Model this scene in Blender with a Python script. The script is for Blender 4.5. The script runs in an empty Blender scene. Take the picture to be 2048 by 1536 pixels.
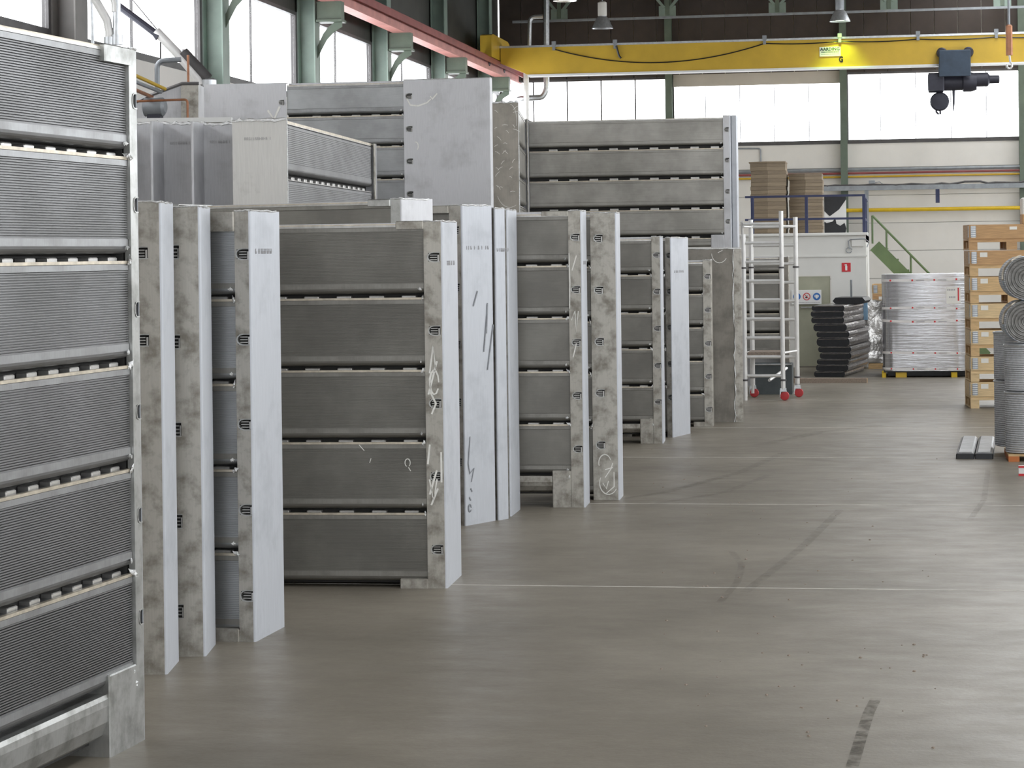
import bpy, math, random
from mathutils import Vector, Matrix
random.seed(7)
PI = math.pi
# ------------------------------------------------------------------ camera
F = 4600.0            # focal length in pixels of the 2048 px frame
CX, CY = 1024.0, 508.0
EYE = 2.2
TH = math.atan(756.0 / F)      # camera looks slightly left of the hall axis (+Y)
ROLL = math.radians(0.75)
cT, sT = math.cos(TH), math.sin(TH)
cR, sR = math.cos(ROLL), math.sin(ROLL)
RIGHT = Vector((cT, sT, 0)); FWD = Vector((-sT, cT, 0)); UP = Vector((0, 0, 1))
S = bpy.context.scene
COL = S.collection
cam = bpy.data.objects.new('camera', bpy.data.cameras.new('camera'))
COL.objects.link(cam)
cam.data.sensor_width = 36.0
cam.data.lens = F / 2048 * 36.0
cam.data.shift_y = -(768 - CY) / 2048
cam.data.clip_end = 500
bx_, by_ = cR * RIGHT - sR * UP, sR * RIGHT + cR * UP
m3 = Matrix((bx_, by_, -FWD)).transposed()
cam.matrix_world = Matrix.Translation((0, 0, EYE)) @ m3.to_4x4()
S.camera = cam
# ------------------------------------------------------------------ light
w = bpy.data.worlds.new('sky'); S.world = w; w.use_nodes = True
bg = w.node_tree.nodes['Background']
bg.inputs['Color'].default_value = (0.94, 0.97, 1.0, 1)
bg.inputs['Strength'].default_value = 6.1
S.view_settings.view_transform = 'Standard'; S.view_settings.look = 'None'
S.view_settings.exposure = 0.0; S.view_settings.gamma = 1
S.view_settings.use_curve_mapping = False
S.cycles.use_denoising = True
S.cycles.max_bounces = 8; S.cycles.diffuse_bounces = 5; S.cycles.transparent_max_bounces = 12
S.cycles.sample_clamp_indirect = 6
S.cycles.caustics_reflective = False; S.cycles.caustics_refractive = False

# hall: X from -10.2 to 10.2, Y from -14 to YF, axis +Y
XL, XR, YF, YB, ZR = -10.2, 10.2, 60.4, -14.0, 9.7
WIN0, WIN1 = 5.05, 6.75           # window band

def portal(name, loc, rot, sx, sy):
    l = bpy.data.lights.new(name, 'AREA'); l.shape = 'RECTANGLE'; l.size = sx; l.size_y = sy
    l.cycles.is_portal = True
    o = bpy.data.objects.new(name, l); COL.objects.link(o); o.location = loc; o.rotation_euler = rot
portal('portal_left', (XL - .12, 23, 5.9), (0, -PI/2, 0), 1.7, 74)
portal('portal_far', (0, YF + .12, 5.9), (-PI/2, 0, 0), 20.4, 1.7)
portal('portal_right', (XR + .12, 23, 5.0), (0, PI/2, 0), 3.6, 74)
portal('portal_roof', (3.0, 23, ZR + .06), (0, 0, 0), 2.4, 74)
portal('portal_rear', (2.0, YB - .1, 2.7), (PI/2, 0, 0), 9, 5.4)

# ------------------------------------------------------------------ pixel -> world helpers
def ray(x, y):
    dx, dy = x - CX, y - CY
    u = dx * cR - dy * sR
    v = dx * sR + dy * cR
    return RIGHT * (u / F) + FWD - UP * (v / F)
O = Vector((0, 0, EYE))
def onZ(x, y, z=0.0):
    d = ray(x, y); t = (z - EYE) / d.z
    return O + d * t
def onY(x, y, Y):
    d = ray(x, y); return O + d * (Y / d.y)
def onX(x, y, X):
    d = ray(x, y); return O + d * (X / d.x)
def at(x, y, depth):
    return O + ray(x, y) * depth
def proj(p):
    q = Vector(p) - O
    z = q.dot(FWD); u = F * q.dot(RIGHT) / z; v = -F * q.z / z
    return (CX + u * cR + v * sR, CY - u * sR + v * cR)

# ------------------------------------------------------------------ materials
def nt(name):
    m = bpy.data.materials.new(name); m.use_nodes = True
    t = m.node_tree; b = t.nodes['Principled BSDF']
    return m, t, b
def L(t, a, ao, b, bi): t.links.new(a.outputs[ao], b.inputs[bi])
def coords(t, scale=(1, 1, 1), kind='Object'):
    c = t.nodes.new('ShaderNodeTexCoord'); mp = t.nodes.new('ShaderNodeMapping')
    mp.inputs['Scale'].default_value = scale
    L(t, c, kind, mp, 'Vector'); return mp
def noise(t, mp, scale, detail=4, rough=.6):
    n = t.nodes.new('ShaderNodeTexNoise'); n.inputs['Scale'].default_value = scale
    n.inputs['Detail'].default_value = detail; n.inputs['Roughness'].default_value = rough
    L(t, mp, 'Vector', n, 'Vector'); return n
def ramp(t, src, out, stops):
    r = t.nodes.new('ShaderNodeValToRGB'); L(t, src, out, r, 'Fac')
    els = r.color_ramp.elements
    while len(els) < len(stops): els.new(0.5)
    for e, (p, c) in zip(els, stops):
        e.position = p; e.color = (*c, 1) if len(c) == 3 else c
    return r
def plain(name, c, rough=.5, metal=0.0, var=.12, scale=6.0, bump=0.0, bscale=60, stretch=(1, 1, 1)):
    m, t, b = nt(name)
    mp = coords(t, stretch)
    n = noise(t, mp, scale)
    lo = tuple(x * (1 - var) for x in c); hi = tuple(min(1, x * (1 + var)) for x in c)
    r = ramp(t, n, 'Fac', [(.3, lo), (.7, hi)])
    L(t, r, 'Color', b, 'Base Color')
    b.inputs['Roughness'].default_value = rough; b.inputs['Metallic'].default_value = metal
    if bump:
        n2 = noise(t, mp, bscale, 3); bp = t.nodes.new('ShaderNodeBump')
        bp.inputs['Strength'].default_value = bump; bp.inputs['Distance'].default_value = .01
        L(t, n2, 'Fac', bp, 'Height'); L(t, bp, 'Normal', b, 'Normal')
    return m
def steel(name, c, dark, rough=.42, metal=.8, patch=3.0, lo=.38, hi=.56, stretch=(1, 1, 1), grain=(40, 40, 2)):
    """stainless sheet with cloudy pickling stains and a fine grain"""
    m, t, b = nt(name)
    mp = coords(t, stretch)
    n = noise(t, mp, patch, 6, .62)
    r = ramp(t, n, 'Fac', [(lo, dark), (hi, c)])
    mg = coords(t, grain); g = noise(t, mg, 3.0, 3)
    mx = t.nodes.new('ShaderNodeMixRGB'); mx.blend_type = 'MULTIPLY'; mx.inputs['Fac'].default_value = .35
    rg = ramp(t, g, 'Fac', [(.3, (.72, .72, .72)), (.7, (1, 1, 1))])
    L(t, r, 'Color', mx, 'Color1'); L(t, rg, 'Color', mx, 'Color2')
    L(t, mx, 'Color', b, 'Base Color')
    b.inputs['Metallic'].default_value = metal
    rr = t.nodes.new('ShaderNodeMapRange')
    rr.inputs['To Min'].default_value = rough + .12; rr.inputs['To Max'].default_value = rough - .06
    L(t, n, 'Fac', rr, 'Value'); L(t, rr, 'Result', b, 'Roughness')
    return m
M = {}
M['side'] = steel('side_skylit', (.60, .62, .66), (.50, .52, .555), .5, .35, 2.2, .30, .48, grain=(30, 30, 1.5))  # same bent sheet as the strip; bluish sky light on it put into colour
M['strip'] = steel('strip_steel', (.50, .478, .43), (.26, .24, .205), .46, .7, 7.0, .36, .55)  # tint warmed for the warm light on front faces; the stains are real
M['strip_shiny'] = steel('strip_shiny', (.54, .545, .53), (.33, .33, .31), .36, .85, 6.0, .36, .56)
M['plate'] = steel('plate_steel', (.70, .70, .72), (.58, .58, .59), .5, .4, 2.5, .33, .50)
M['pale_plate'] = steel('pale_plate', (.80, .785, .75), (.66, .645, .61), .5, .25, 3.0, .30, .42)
M['brown_plate'] = steel('brown_plate', (.29, .268, .235), (.20, .185, .16), .5, .6, 3.0)
M['brown_lit'] = steel('brown_lit', (.50, .46, .40), (.38, .35, .30), .5, .5, 3.0)  # brown steel made paler; the end plate's brighter light put into the colour
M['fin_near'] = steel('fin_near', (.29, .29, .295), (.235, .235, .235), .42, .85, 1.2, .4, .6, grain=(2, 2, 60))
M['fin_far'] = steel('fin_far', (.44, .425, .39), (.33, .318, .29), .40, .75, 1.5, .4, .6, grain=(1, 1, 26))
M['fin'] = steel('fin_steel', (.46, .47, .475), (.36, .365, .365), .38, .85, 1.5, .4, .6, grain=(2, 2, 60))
M['fin_dark'] = steel('fin_dark', (.262, .252, .228), (.205, .197, .178), .45, .7, 1.5, .4, .6, grain=(2, 2, 60))  # warm light falling on the fronts is mixed into this tint
M['flange'] = steel('flange_steel', (.38, .385, .39), (.31, .31, .31), .40, .85, 4.0)
M['flange_dark'] = steel('flange_dark', (.30, .29, .265), (.235, .225, .205), .42, .75, 4.0)
M['weld'] = plain('weld_bright', (.85, .85, .84), .3, .8, .15, 60, .8, 120)
M['dark'] = plain('dark_gap', (.035, .034, .032), .8, 0, .2)
M['tab'] = plain('tab_steel', (.52, .51, .49), .36, .85, .15, 20)
M['warm_edge'] = plain('warm_edge', (.60, .54, .44), .4, .7, .2, 20)
M['chalk'] = plain('chalk', (.93, .91, .86), .9, 0, .1, 30)
M['marker'] = plain('marker', (.26, .27, .29), .7, 0, .2, 30)
M['stamp'] = plain('stamp_ink', (.42, .41, .42), .7, 0, .2, 30)
M['green'] = plain('green_paint', (.12, .155, .115), .45, 0, .2, 2.0)
M['green_l'] = plain('green_paint_pale', (.24, .31, .265), .45, 0, .15, 2.0)  # paler copy of the green; light on the column faces put into the colour
M['red'] = plain('red_paint', (.30, .075, .07), .45, 0, .2, 2.0)
M['pink'] = plain('red_paint_lit', (.62, .27, .24), .5, 0, .15, 2.0)  # runway beam's red made paler; light from the right put into the colour
M['yellow'] = plain('crane_yellow', (.62, .40, .035), .42, 0, .12, 1.2)
M['cream'] = plain('cream_wall', (.80, .775, .73), .7, 0, .05, 1.0)
M['room_white'] = plain('white_block', (.76, .75, .71), .65, 0, .04, 1.5)
M['beige'] = plain('beige_board', (.58, .53, .46), .7, 0, .08, 1.0)
M['cladding'] = plain('dark_cladding', (.060, .044, .036), .6, 0, .2, 1.5)
M['cladding_l'] = plain('dark_cladding_left', (.045, .046, .040), .6, 0, .2, 1.5)
M['roof'] = plain('dark_roof', (.10, .09, .08), .8, 0, .2, 1.0)
M['frame_dark'] = plain('window_frame', (.09, .085, .085), .5, .2, .2, 4)
M['galv'] = plain('galvanised', (.62, .64, .66), .35, .8, .15, 18)
M['alu'] = plain('aluminium', (.84, .83, .81), .34, .30, .06, 8)
M['grey_pipe'] = plain('grey_pipe', (.30, .32, .34), .45, .3, .15, 6)
M['black'] = plain('black_plastic', (.012, .013, .016), .35, 0, .3, 20)
M['wrap_side'] = plain('dark_wrap_shiny', (.42, .40, .40), .22, .85, .5, 9, 1.0, 16)
M['orange'] = plain('orange_paint', (.55, .17, .04), .45, 0, .15, 4)
M['rust'] = plain('copper_pipe', (.38, .17, .09), .45, .4, .2, 10)
M['redwheel'] = plain('red_wheel', (.52, .03, .035), .4, 0, .1, 10)
M['blue'] = plain('blue_paint', (.030, .038, .10), .45, 0, .15, 5)
M['hoist'] = plain('hoist_blue', (.035, .055, .085), .5, .1, .2, 5)
M['hoist_d'] = plain('hoist_dark', (.035, .035, .05), .5, .2, .2, 5)
M['white'] = plain('white_sheet', (.84, .84, .82), .55, 0, .03, 5)
M['signred'] = plain('sign_red', (.62, .03, .04), .5, 0, .05, 5)
M['signblue'] = plain('sign_blue', (.04, .17, .50), .5, 0, .05, 5)
M['text'] = plain('text_ink', (.05, .09, .07), .6, 0, .1, 5)
M['door'] = plain('door_olive', (.40, .40, .30), .55, 0, .12, 2.2)
M['card'] = plain('cardboard', (.30, .235, .16), .8, 0, .12, 4, stretch=(1, 1, 8))
M['carde'] = plain('cardboard_edge', (.25, .195, .135), .85, 0, .25, 10, stretch=(1, 1, 30))
M['wood'] = plain('pine', (.62, .42, .21), .6, 0, .18, 5, stretch=(1.2, 1.2, 14))
M['wood2'] = plain('pine_dark', (.50, .30, .14), .6, 0, .2, 5, stretch=(1.2, 1.2, 14))
M['wood3'] = plain('pine_pale', (.70, .52, .29), .6, 0, .15, 5, stretch=(1.2, 1.2, 14))
M['timber'] = plain('old_timber', (.27, .215, .17), .7, 0, .25, 6, stretch=(8, 8, 8))
M['paper'] = plain('paper_label', (.82, .80, .74), .7, 0, .04, 5)
M['foil'] = plain('foil_wrap', (.50, .50, .515), .24, .9, .08, 3, .30, 6, stretch=(.3, .3, 5))
M['foil2'] = plain('foil_crumpled', (.50, .49, .475), .20, .9, .2, 3, 1.0, 5)
M['tape'] = plain('tape', (.80, .77, .75), .5, 0, .05, 8)
M['yplastic'] = plain('yellow_plastic', (.75, .50, .02), .45, 0, .1, 5)
M['bluewrap'] = plain('blue_band', (.20, .34, .48), .4, 0, .15, 8)
M['bin'] = plain('bin_grey', (.085, .10, .105), .5, .2, .2, 4)
M['stair_green'] = plain('stair_green', (.135, .20, .085), .45, 0, .15, 3)
M['joint'] = plain('joint_filler', (.60, .57, .52), .6, 0, .25, 6)
M['wire_end'] = plain('wire_end', (.24, .235, .225), .6, .3, .35, 14, .6, 60)
M['column_grey'] = plain('column_grey', (.17, .16, .15), .5, 0, .15, 2)
M['kerb'] = plain('kerb', (.20, .18, .15), .7, 0, .2, 2)

def mat_floor():
    m, t, b = nt('concrete_floor')
    mp = coords(t, (1, 1, 1)); n1 = noise(t, mp, .55, 8, .62)
    r1 = ramp(t, n1, 'Fac', [(.28, (.186, .163, .128)), (.5, (.235, .207, .165)), (.74, (.305, .272, .220))])
    ms = coords(t, (1, 1.8, 1)); n2 = noise(t, ms, 2.2, 6, .65)
    r2 = ramp(t, n2, 'Fac', [(.3, (.90, .90, .90)), (.7, (1.05, 1.05, 1.05))])
    mx = t.nodes.new('ShaderNodeMixRGB'); mx.blend_type = 'MULTIPLY'; mx.inputs['Fac'].default_value = .8
    L(t, r1, 'Color', mx, 'Color1'); L(t, r2, 'Color', mx, 'Color2')
    n3 = noise(t, mp, 34, 3, .6)
    r3 = ramp(t, n3, 'Fac', [(.25, (.8, .8, .8)), (.6, (1, 1, 1))])
    m2 = t.nodes.new('ShaderNodeMixRGB'); m2.blend_type = 'MULTIPLY'; m2.inputs['Fac'].default_value = .5
    L(t, mx, 'Color', m2, 'Color1'); L(t, r3, 'Color', m2, 'Color2'); L(t, m2, 'Color', b, 'Base Color')
    mr = t.nodes.new('ShaderNodeMapRange'); L(t, n2, 'Fac', mr, 'Value')
    mr.inputs['From Min'].default_value = .3; mr.inputs['From Max'].default_value = .7
    mr.inputs['To Min'].default_value = .50; mr.inputs['To Max'].default_value = .34
    L(t, mr, 'Result', b, 'Roughness')
    b.inputs['Specular IOR Level'].default_value = .38
    bp = t.nodes.new('ShaderNodeBump'); bp.inputs['Strength'].default_value = .25; bp.inputs['Distance'].default_value = .004
    L(t, n3, 'Fac', bp, 'Height'); L(t, bp, 'Normal', b, 'Normal')
    return m
M['floor'] = mat_floor()
def mat_glass():
    m, t, b = nt('window_glass')
    tr = t.nodes.new('ShaderNodeBsdfTransparent'); gl = t.nodes.new('ShaderNodeBsdfGlossy')
    gl.inputs['Roughness'].default_value = .05
    mx = t.nodes.new('ShaderNodeMixShader'); mx.inputs['Fac'].default_value = .08
    L(t, tr, 'BSDF', mx, 1); L(t, gl, 'BSDF', mx, 2)
    L(t, mx, 'Shader', t.nodes['Material Output'], 'Surface'); return m
M['glass'] = mat_glass()
def mat_stain(name, c, a):
    m, t, b = nt(name)
    tr = t.nodes.new('ShaderNodeBsdfTransparent'); df = t.nodes.new('ShaderNodeBsdfDiffuse')
    df.inputs['Color'].default_value = (*c, 1)
    mp = coords(t); n = noise(t, mp, 9, 5, .7)
    r = ramp(t, n, 'Fac', [(.38, (0, 0, 0)), (.62, (a, a, a))])
    mx = t.nodes.new('ShaderNodeMixShader'); L(t, r, 'Color', mx, 'Fac')
    L(t, tr, 'BSDF', mx, 1); L(t, df, 'BSDF', mx, 2)
    L(t, mx, 'Shader', t.nodes['Material Output'], 'Surface'); return m
M['tyre_dark'] = mat_stain('tyre_dark', (.05, .045, .035), .45)
M['tyre'] = mat_stain('tyre_rubber', (.06, .055, .05), .15)
def mat_emit(name, c, s):
    m, t, b = nt(name); b.inputs['Emission Color'].default_value = (*c, 1)
    b.inputs['Emission Strength'].default_value = s; b.inputs['Base Color'].default_value = (.8, .8, .8, 1); return m
M['bulb'] = mat_emit('lamp_bulb', (.80, 1.0, .72), 6.0)
M['bulb_warm'] = mat_emit('lamp_bulb_warm', (1.0, .86, .62), 6.0)
def mat_mesh():
    """galvanised wire cloth in a roll: fine wires as relief"""
    m, t, b = nt('wire_cloth')
    mp = coords(t, (1, 1, 1))
    wv = t.nodes.new('ShaderNodeTexWave'); wv.wave_type = 'BANDS'; wv.bands_direction = 'Z'
    wv.inputs['Scale'].default_value = 14; wv.inputs['Distortion'].default_value = 1.2
    L(t, mp, 'Vector', wv, 'Vector')
    n = noise(t, mp, 30, 3)
    r = ramp(t, wv, 'Fac', [(.2, (.50, .51, .53)), (.7, (.78, .79, .81))])
    mx = t.nodes.new('ShaderNodeMixRGB'); mx.blend_type = 'MULTIPLY'; mx.inputs['Fac'].default_value = .5
    L(t, r, 'Color', mx, 'Color1'); L(t, n, 'Fac', mx, 'Color2'); L(t, mx, 'Color', b, 'Base Color')
    b.inputs['Metallic'].default_value = .3; b.inputs['Roughness'].default_value = .55
    bp = t.nodes.new('ShaderNodeBump'); bp.inputs['Strength'].default_value = .5; bp.inputs['Distance'].default_value = .01
    L(t, wv, 'Fac', bp, 'Height'); L(t, bp, 'Normal', b, 'Normal'); return m
M['wire'] = mat_mesh()

# ------------------------------------------------------------------ mesh builder
class MB:
    def __init__(s): s.v = []; s.f = []; s.smooth = False
    def add(s, vs, fs):
        o = len(s.v); s.v += [tuple(p) for p in vs]; s.f += [tuple(i + o for i in f) for f in fs]; return s
    def box(s, x0, x1, y0, y1, z0, z1):
        return s.add([(x0, y0, z0), (x1, y0, z0), (x1, y1, z0), (x0, y1, z0), (x0, y0, z1), (x1, y0, z1), (x1, y1, z1), (x0, y1, z1)],
                     [(3, 2, 1, 0), (4, 5, 6, 7), (0, 1, 5, 4), (1, 2, 6, 5), (2, 3, 7, 6), (3, 0, 4, 7)])
    def bbox(s, x0, x1, y0, y1, z0, z1, b=.01):
        """box with all vertical edges and the top edges chamfered"""
        pts = [(x0 + b, y0), (x1 - b, y0), (x1, y0 + b), (x1, y1 - b), (x1 - b, y1), (x0 + b, y1), (x0, y1 - b), (x0, y0 + b)]
        cx, cy = (x0 + x1) / 2, (y0 + y1) / 2
        inn = [(p[0] + (b if p[0] < cx else -b) * .8, p[1] + (b if p[1] < cy else -b) * .8) for p in pts]
        vs = [(p[0], p[1], z0) for p in pts] + [(p[0], p[1], z1 - b) for p in pts] + [(p[0], p[1], z1) for p in inn]
        fs = [tuple(reversed(range(8))), tuple(range(16, 24))]
        for i in range(8):
            j = (i + 1) % 8
            fs += [(i, j, 8 + j, 8 + i), (8 + i, 8 + j, 16 + j, 16 + i)]
        return s.add(vs, fs)
    def prism(s, prof, x0, x1, axis='x', cap=True):
        """profile of (a,b) pairs extruded along an axis: x -> (y,z), y -> (x,z), z -> (x,y)"""
        n = len(prof)
        def P(t, a, b): return (t, a, b) if axis == 'x' else ((a, t, b) if axis == 'y' else (a, b, t))
        vs = [P(x0, a, b) for a, b in prof] + [P(x1, a, b) for a, b in prof]
        fs = [(i, (i + 1) % n, n + (i + 1) % n, n + i) for i in range(n)]
        if cap: fs += [tuple(reversed(range(n))), tuple(range(n, 2 * n))]
        return s.add(vs, fs)
    def tube(s, pts, r, n=8, cap=True):
        pts = [Vector(p) for p in pts]; s.smooth = True
        rs = r if isinstance(r, (list, tuple)) else [r] * len(pts)
        rings = []; prev = None
        for i, p in enumerate(pts):
            d = (pts[min(i + 1, len(pts) - 1)] - pts[max(i - 1, 0)]).normalized()
            if prev is None:
                a = d.cross(Vector((0, 0, 1)) if abs(d.z) < .9 else Vector((1, 0, 0))).normalized()
            else:
                a = (prev - d * prev.dot(d)).normalized()
            prev = a; b = d.cross(a)
            rings.append([p + (a * math.cos(2 * PI * k / n) + b * math.sin(2 * PI * k / n)) * rs[i] for k in range(n)])
        vs = [q for g in rings for q in g]; fs = []
        for i in range(len(rings) - 1):
            for k in range(n):
                k2 = (k + 1) % n
                fs.append((i * n + k, i * n + k2, (i + 1) * n + k2, (i + 1) * n + k))
        if cap: fs += [tuple(reversed(range(n))), tuple(range((len(rings) - 1) * n, len(rings) * n))]
        return s.add(vs, fs)
    def lathe(s, prof, n=24, c=(0, 0, 0), axis='z'):
        s.smooth = True
        vs = []
        for r, z in prof:
            for k in range(n):
                a = 2 * PI * k / n
                p = (r * math.cos(a), r * math.sin(a), z)
                if axis == 'y': p = (p[0], p[2], p[1])
                if axis == 'x': p = (p[2], p[0], p[1])
                vs.append((p[0] + c[0], p[1] + c[1], p[2] + c[2]))
        fs = []
        for i in range(len(prof) - 1):
            for k in range(n):
                k2 = (k + 1) % n
                fs.append((i * n + k, i * n + k2, (i + 1) * n + k2, (i + 1) * n + k))
        fs += [tuple(reversed(range(n))), tuple(range((len(prof) - 1) * n, len(prof) * n))]
        return s.add(vs, fs)
    def beam(s, p, q, wd, ht):
        """rectangular bar between two points"""
        p, q = Vector(p), Vector(q); d = (q - p).normalized()
        a = d.cross(Vector((0, 0, 1)))
        a = a.normalized() if a.length > .05 else Vector((1, 0, 0))
        b = a.cross(d).normalized(); vs = []
        for e in (p, q):
            for i, j in ((-1, -1), (1, -1), (1, 1), (-1, 1)): vs.append(e + a * i * wd / 2 + b * j * ht / 2)
        return s.add(vs, [(3, 2, 1, 0), (4, 5, 6, 7), (0, 1, 5, 4), (1, 2, 6, 5), (2, 3, 7, 6), (3, 0, 4, 7)])
    def stroke(s, pts, wd, y=0.0):
        """flat pen stroke in the local XZ plane, 2 mm thick, proud of y"""
        pts = [Vector((p[0], 0, p[1])) for p in pts]; vs = []; n = len(pts)
        for yy in (y - .002, y):
            for i, p in enumerate(pts):
                d = (pts[min(i + 1, n - 1)] - pts[max(i - 1, 0)]).normalized(); a = Vector((-d.z, 0, d.x))
                ww = wd * (.55 + .45 * math.sin(PI * (i + .6) / (n + .2)))
                for k in (-1, 1): q = p + a * k * ww / 2; vs.append((q.x, yy, q.z))
        fs = []
        for i in range(n - 1):
            a = 2 * i
            fs += [(a, a + 1, a + 3, a + 2), (2 * n + a + 2, 2 * n + a + 3, 2 * n + a + 1, 2 * n + a)]
            fs += [(a, a + 2, 2 * n + a + 2, 2 * n + a), (a + 1, 2 * n + a + 1, 2 * n + a + 3, a + 3)]
        return s.add(vs, fs)
    def mesh(s, name, mat):
        me = bpy.data.meshes.new(name); me.from_pydata(s.v, [], s.f); me.update()
        me.materials.append(mat)
        import bmesh
        b = bmesh.new(); b.from_mesh(me); bmesh.ops.recalc_face_normals(b, faces=b.faces); b.to_mesh(me); b.free()
        if s.smooth:
            me.polygons.foreach_set('use_smooth', [True] * len(me.polygons)); me.set_sharp_from_angle(angle=math.radians(35))
        return me
    def build(s, name, mat, parent=None, loc=(0, 0, 0), rz=0.0):
        return link(name, s.mesh(name, M[mat] if isinstance(mat, str) else mat), parent, loc, rz)
def link(name, me, parent=None, loc=(0, 0, 0), rz=0.0):
    o = bpy.data.objects.new(name, me); COL.objects.link(o); o.parent = parent; o.location = loc
    o.rotation_euler = (0, 0, rz); return o
def tag(o, label, cat, group=None):
    o['label'] = label; o['category'] = cat
    if group: o['group'] = group
    return o
def thing(name, label, cat, loc=(0, 0, 0), rz=0.0, group=None):
    return tag(link(name, None, None, loc, rz), label, cat, group)
def struct(o): o['kind'] = 'structure'; return o
def copy_tree(o, parent=None):
    c = o.copy(); COL.objects.link(c); c.parent = parent
    for ch in [x for x in bpy.data.objects if x.parent == o]: copy_tree(ch, c)
    return c
def text(body, size, mat, parent, loc, rot=(PI/2, 0, 0), name='lettering', sx=1.0):
    cu = bpy.data.curves.new(name, 'FONT'); cu.body = body; cu.size = size; cu.align_x = 'CENTER'; cu.align_y = 'CENTER'
    cu.extrude = .002; cu.offset = size * .035; cu.materials.append(M[mat]); cu.resolution_u = 2
    tmp = bpy.data.objects.new('tmp', cu); COL.objects.link(tmp)
    me = bpy.data.meshes.new_from_object(tmp.evaluated_get(bpy.context.evaluated_depsgraph_get())); bpy.data.objects.remove(tmp)
    if not me.materials: me.materials.append(M[mat])
    o = bpy.data.objects.new(name, me); COL.objects.link(o); o.parent = parent; o.location = loc; o.rotation_euler = rot
    o.scale = (sx, 1, 1); return o

# ================================================================== SETTING
fl = struct(MB().add([(XL, YB, 0), (XR, YB, 0), (XR, YF, 0), (XL, YF, 0), (XL, YB, -.2), (XR, YB, -.2), (XR, YF, -.2), (XL, YF, -.2)],
    [(0, 1, 2, 3), (7, 6, 5, 4), (0, 4, 5, 1), (1, 5, 6, 2), (2, 6, 7, 3), (3, 7, 4, 0)]).build('floor', 'floor'))
for px, py in ((1500, 1176), (1600, 1009), (1700, 915), (1800, 855), (1750, 800)):
    Y = onZ(px, py).y
    MB().box(XL, XR, Y - .008, Y + .008, -.01, .002).build('floor_joint', 'joint', fl)
Xj = onZ(1975, 960).x
def tyre(pts, wd, mt_='tyre'):
    b = MB(); g = [onZ(x, y) for x, y in pts]
    q = []
    for i in range(len(g) - 1):
        for k in range(5): q.append(g[i].lerp(g[i + 1], k / 5))
    q.append(g[-1]); n = len(q); vs = []
    for i, p in enumerate(q):
        d = (q[min(i + 1, n - 1)] - q[max(i - 1, 0)]).normalized(); a = Vector((-d.y, d.x, 0)) * wd / 2
        vs += [(p - a) + Vector((0, 0, .003)), (p + a) + Vector((0, 0, .003))]
    b.add(vs, [(2 * i, 2 * i + 1, 2 * i + 3, 2 * i + 2) for i in range(n - 1)]).build('tyre_mark', mt_, fl)
tyre([(1704, 1536), (1725, 1465), (1738, 1425), (1752, 1398)], .055, 'tyre_dark')
tyre([(1440, 1205), (1475, 1165), (1484, 1130), (1462, 1102)], .05)
tyre([(1130, 1015), (1330, 985), (1480, 945), (1570, 905)], .10)
tyre([(1300, 1010), (1450, 985), (1540, 950)], .08)
tyre([(1490, 1185), (1610, 1090), (1680, 1020)], .07)
tyre([(1940, 1040), (1968, 1000), (1976, 940)], .05)
tyre([(1520, 890), (1640, 865), (1760, 850)], .16)

# ---- walls
def wall_side(name, X, sgn):
    """long wall: concrete panels below, window band, dark cladding above. sgn = +1 inside is towards +X"""
    o = struct(link(name, None, None, (X, 0, 0)))
    d0, d1 = (-.2, 0) if sgn > 0 else (0, .2)
    return o, d0, d1
# far wall ---------------------------------------------------------
BAY = 4.53
far_cols = [XL + BAY * k for k in range(5)]      # x = -10.2, -5.67, -1.14, 3.39, 7.92
wf = struct(link('wall_far', None, None, (0, YF, 0)))
zb = [0, .72, 1.44, 2.16, 2.88, 3.60, 4.32, WIN0 - .03]
edges = far_cols + [XR]
for i in range(len(edges) - 1):
    for k in range(len(zb) - 1):
        j = random.uniform(0, .006)
        MB().box(edges[i] + .006, edges[i + 1] - .006, -.0 + j, .18, zb[k] + .005, zb[k + 1] - .005).build('wall_panel', 'cream', wf)
MB().box(XL, XR, .10, .22, 0, WIN0 - .04).build('wall_core', 'kerb', wf)
x = XL; me = None
while x < XR - .1:
    if me is None: me = MB().box(.012, .588, -.02, .1, WIN1 + .05, ZR).mesh('cladding_sheet', M['cladding'])
    link('cladding_sheet', me, wf, (x, 0, 0)); x += .6
MB().box(XL, XR, .05, .2, WIN1, ZR).build('cladding_back', 'beige', wf)
wn = [0]
def window(p0, p1, z0, z1, ndiv, frame='frame_dark', sill_dark=True, seg=.03):
    """window in a vertical plane between ground points p0,p1"""
    wn[0] += 1
    p0, p1 = Vector((*p0, 0)), Vector((*p1, 0)); Ln = (p1 - p0).length
    o = struct(link('window_%d' % wn[0], None, None, p0, math.atan2((p1 - p0).y, (p1 - p0).x)))
    f = MB(); f.box(0, Ln, -.04, .05, z0 - .10, z0); f.box(0, Ln, -.04, .05, z1, z1 + .06)
    f.box(0, .07, -.04, .05, z0, z1); f.box(Ln - .07, Ln, -.04, .05, z0, z1)
    f.build('window_frame', frame, o)
    for k in range(1, ndiv):
        xx = Ln * k / ndiv; MB().box(xx - seg / 2, xx + seg / 2, -.02, .02, z0, z1).build('mullion', frame, o)
    for k in range(ndiv):
        MB().box(.07 + (Ln - .14) * k / ndiv + .01, .07 + (Ln - .14) * (k + 1) / ndiv - .01, -.003, .003, z0, z1).build('pane', 'glass', o)
    return o
for i in range(len(edges) - 1):
    wo = window((edges[i] + (.05 if i else 0), YF + .02), (edges[i + 1], YF + .02), WIN0, WIN1, 5, seg=.034 if i == 0 else .016)
    if i == 1:   # roller blind drawn a little way down
        a, b2 = .06, edges[i + 1] - edges[i] - .1
        MB().box(a, b2, -.09, -.06, WIN1 - .22, WIN1 + .10).build('roller_blind', 'beige', wo)
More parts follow.
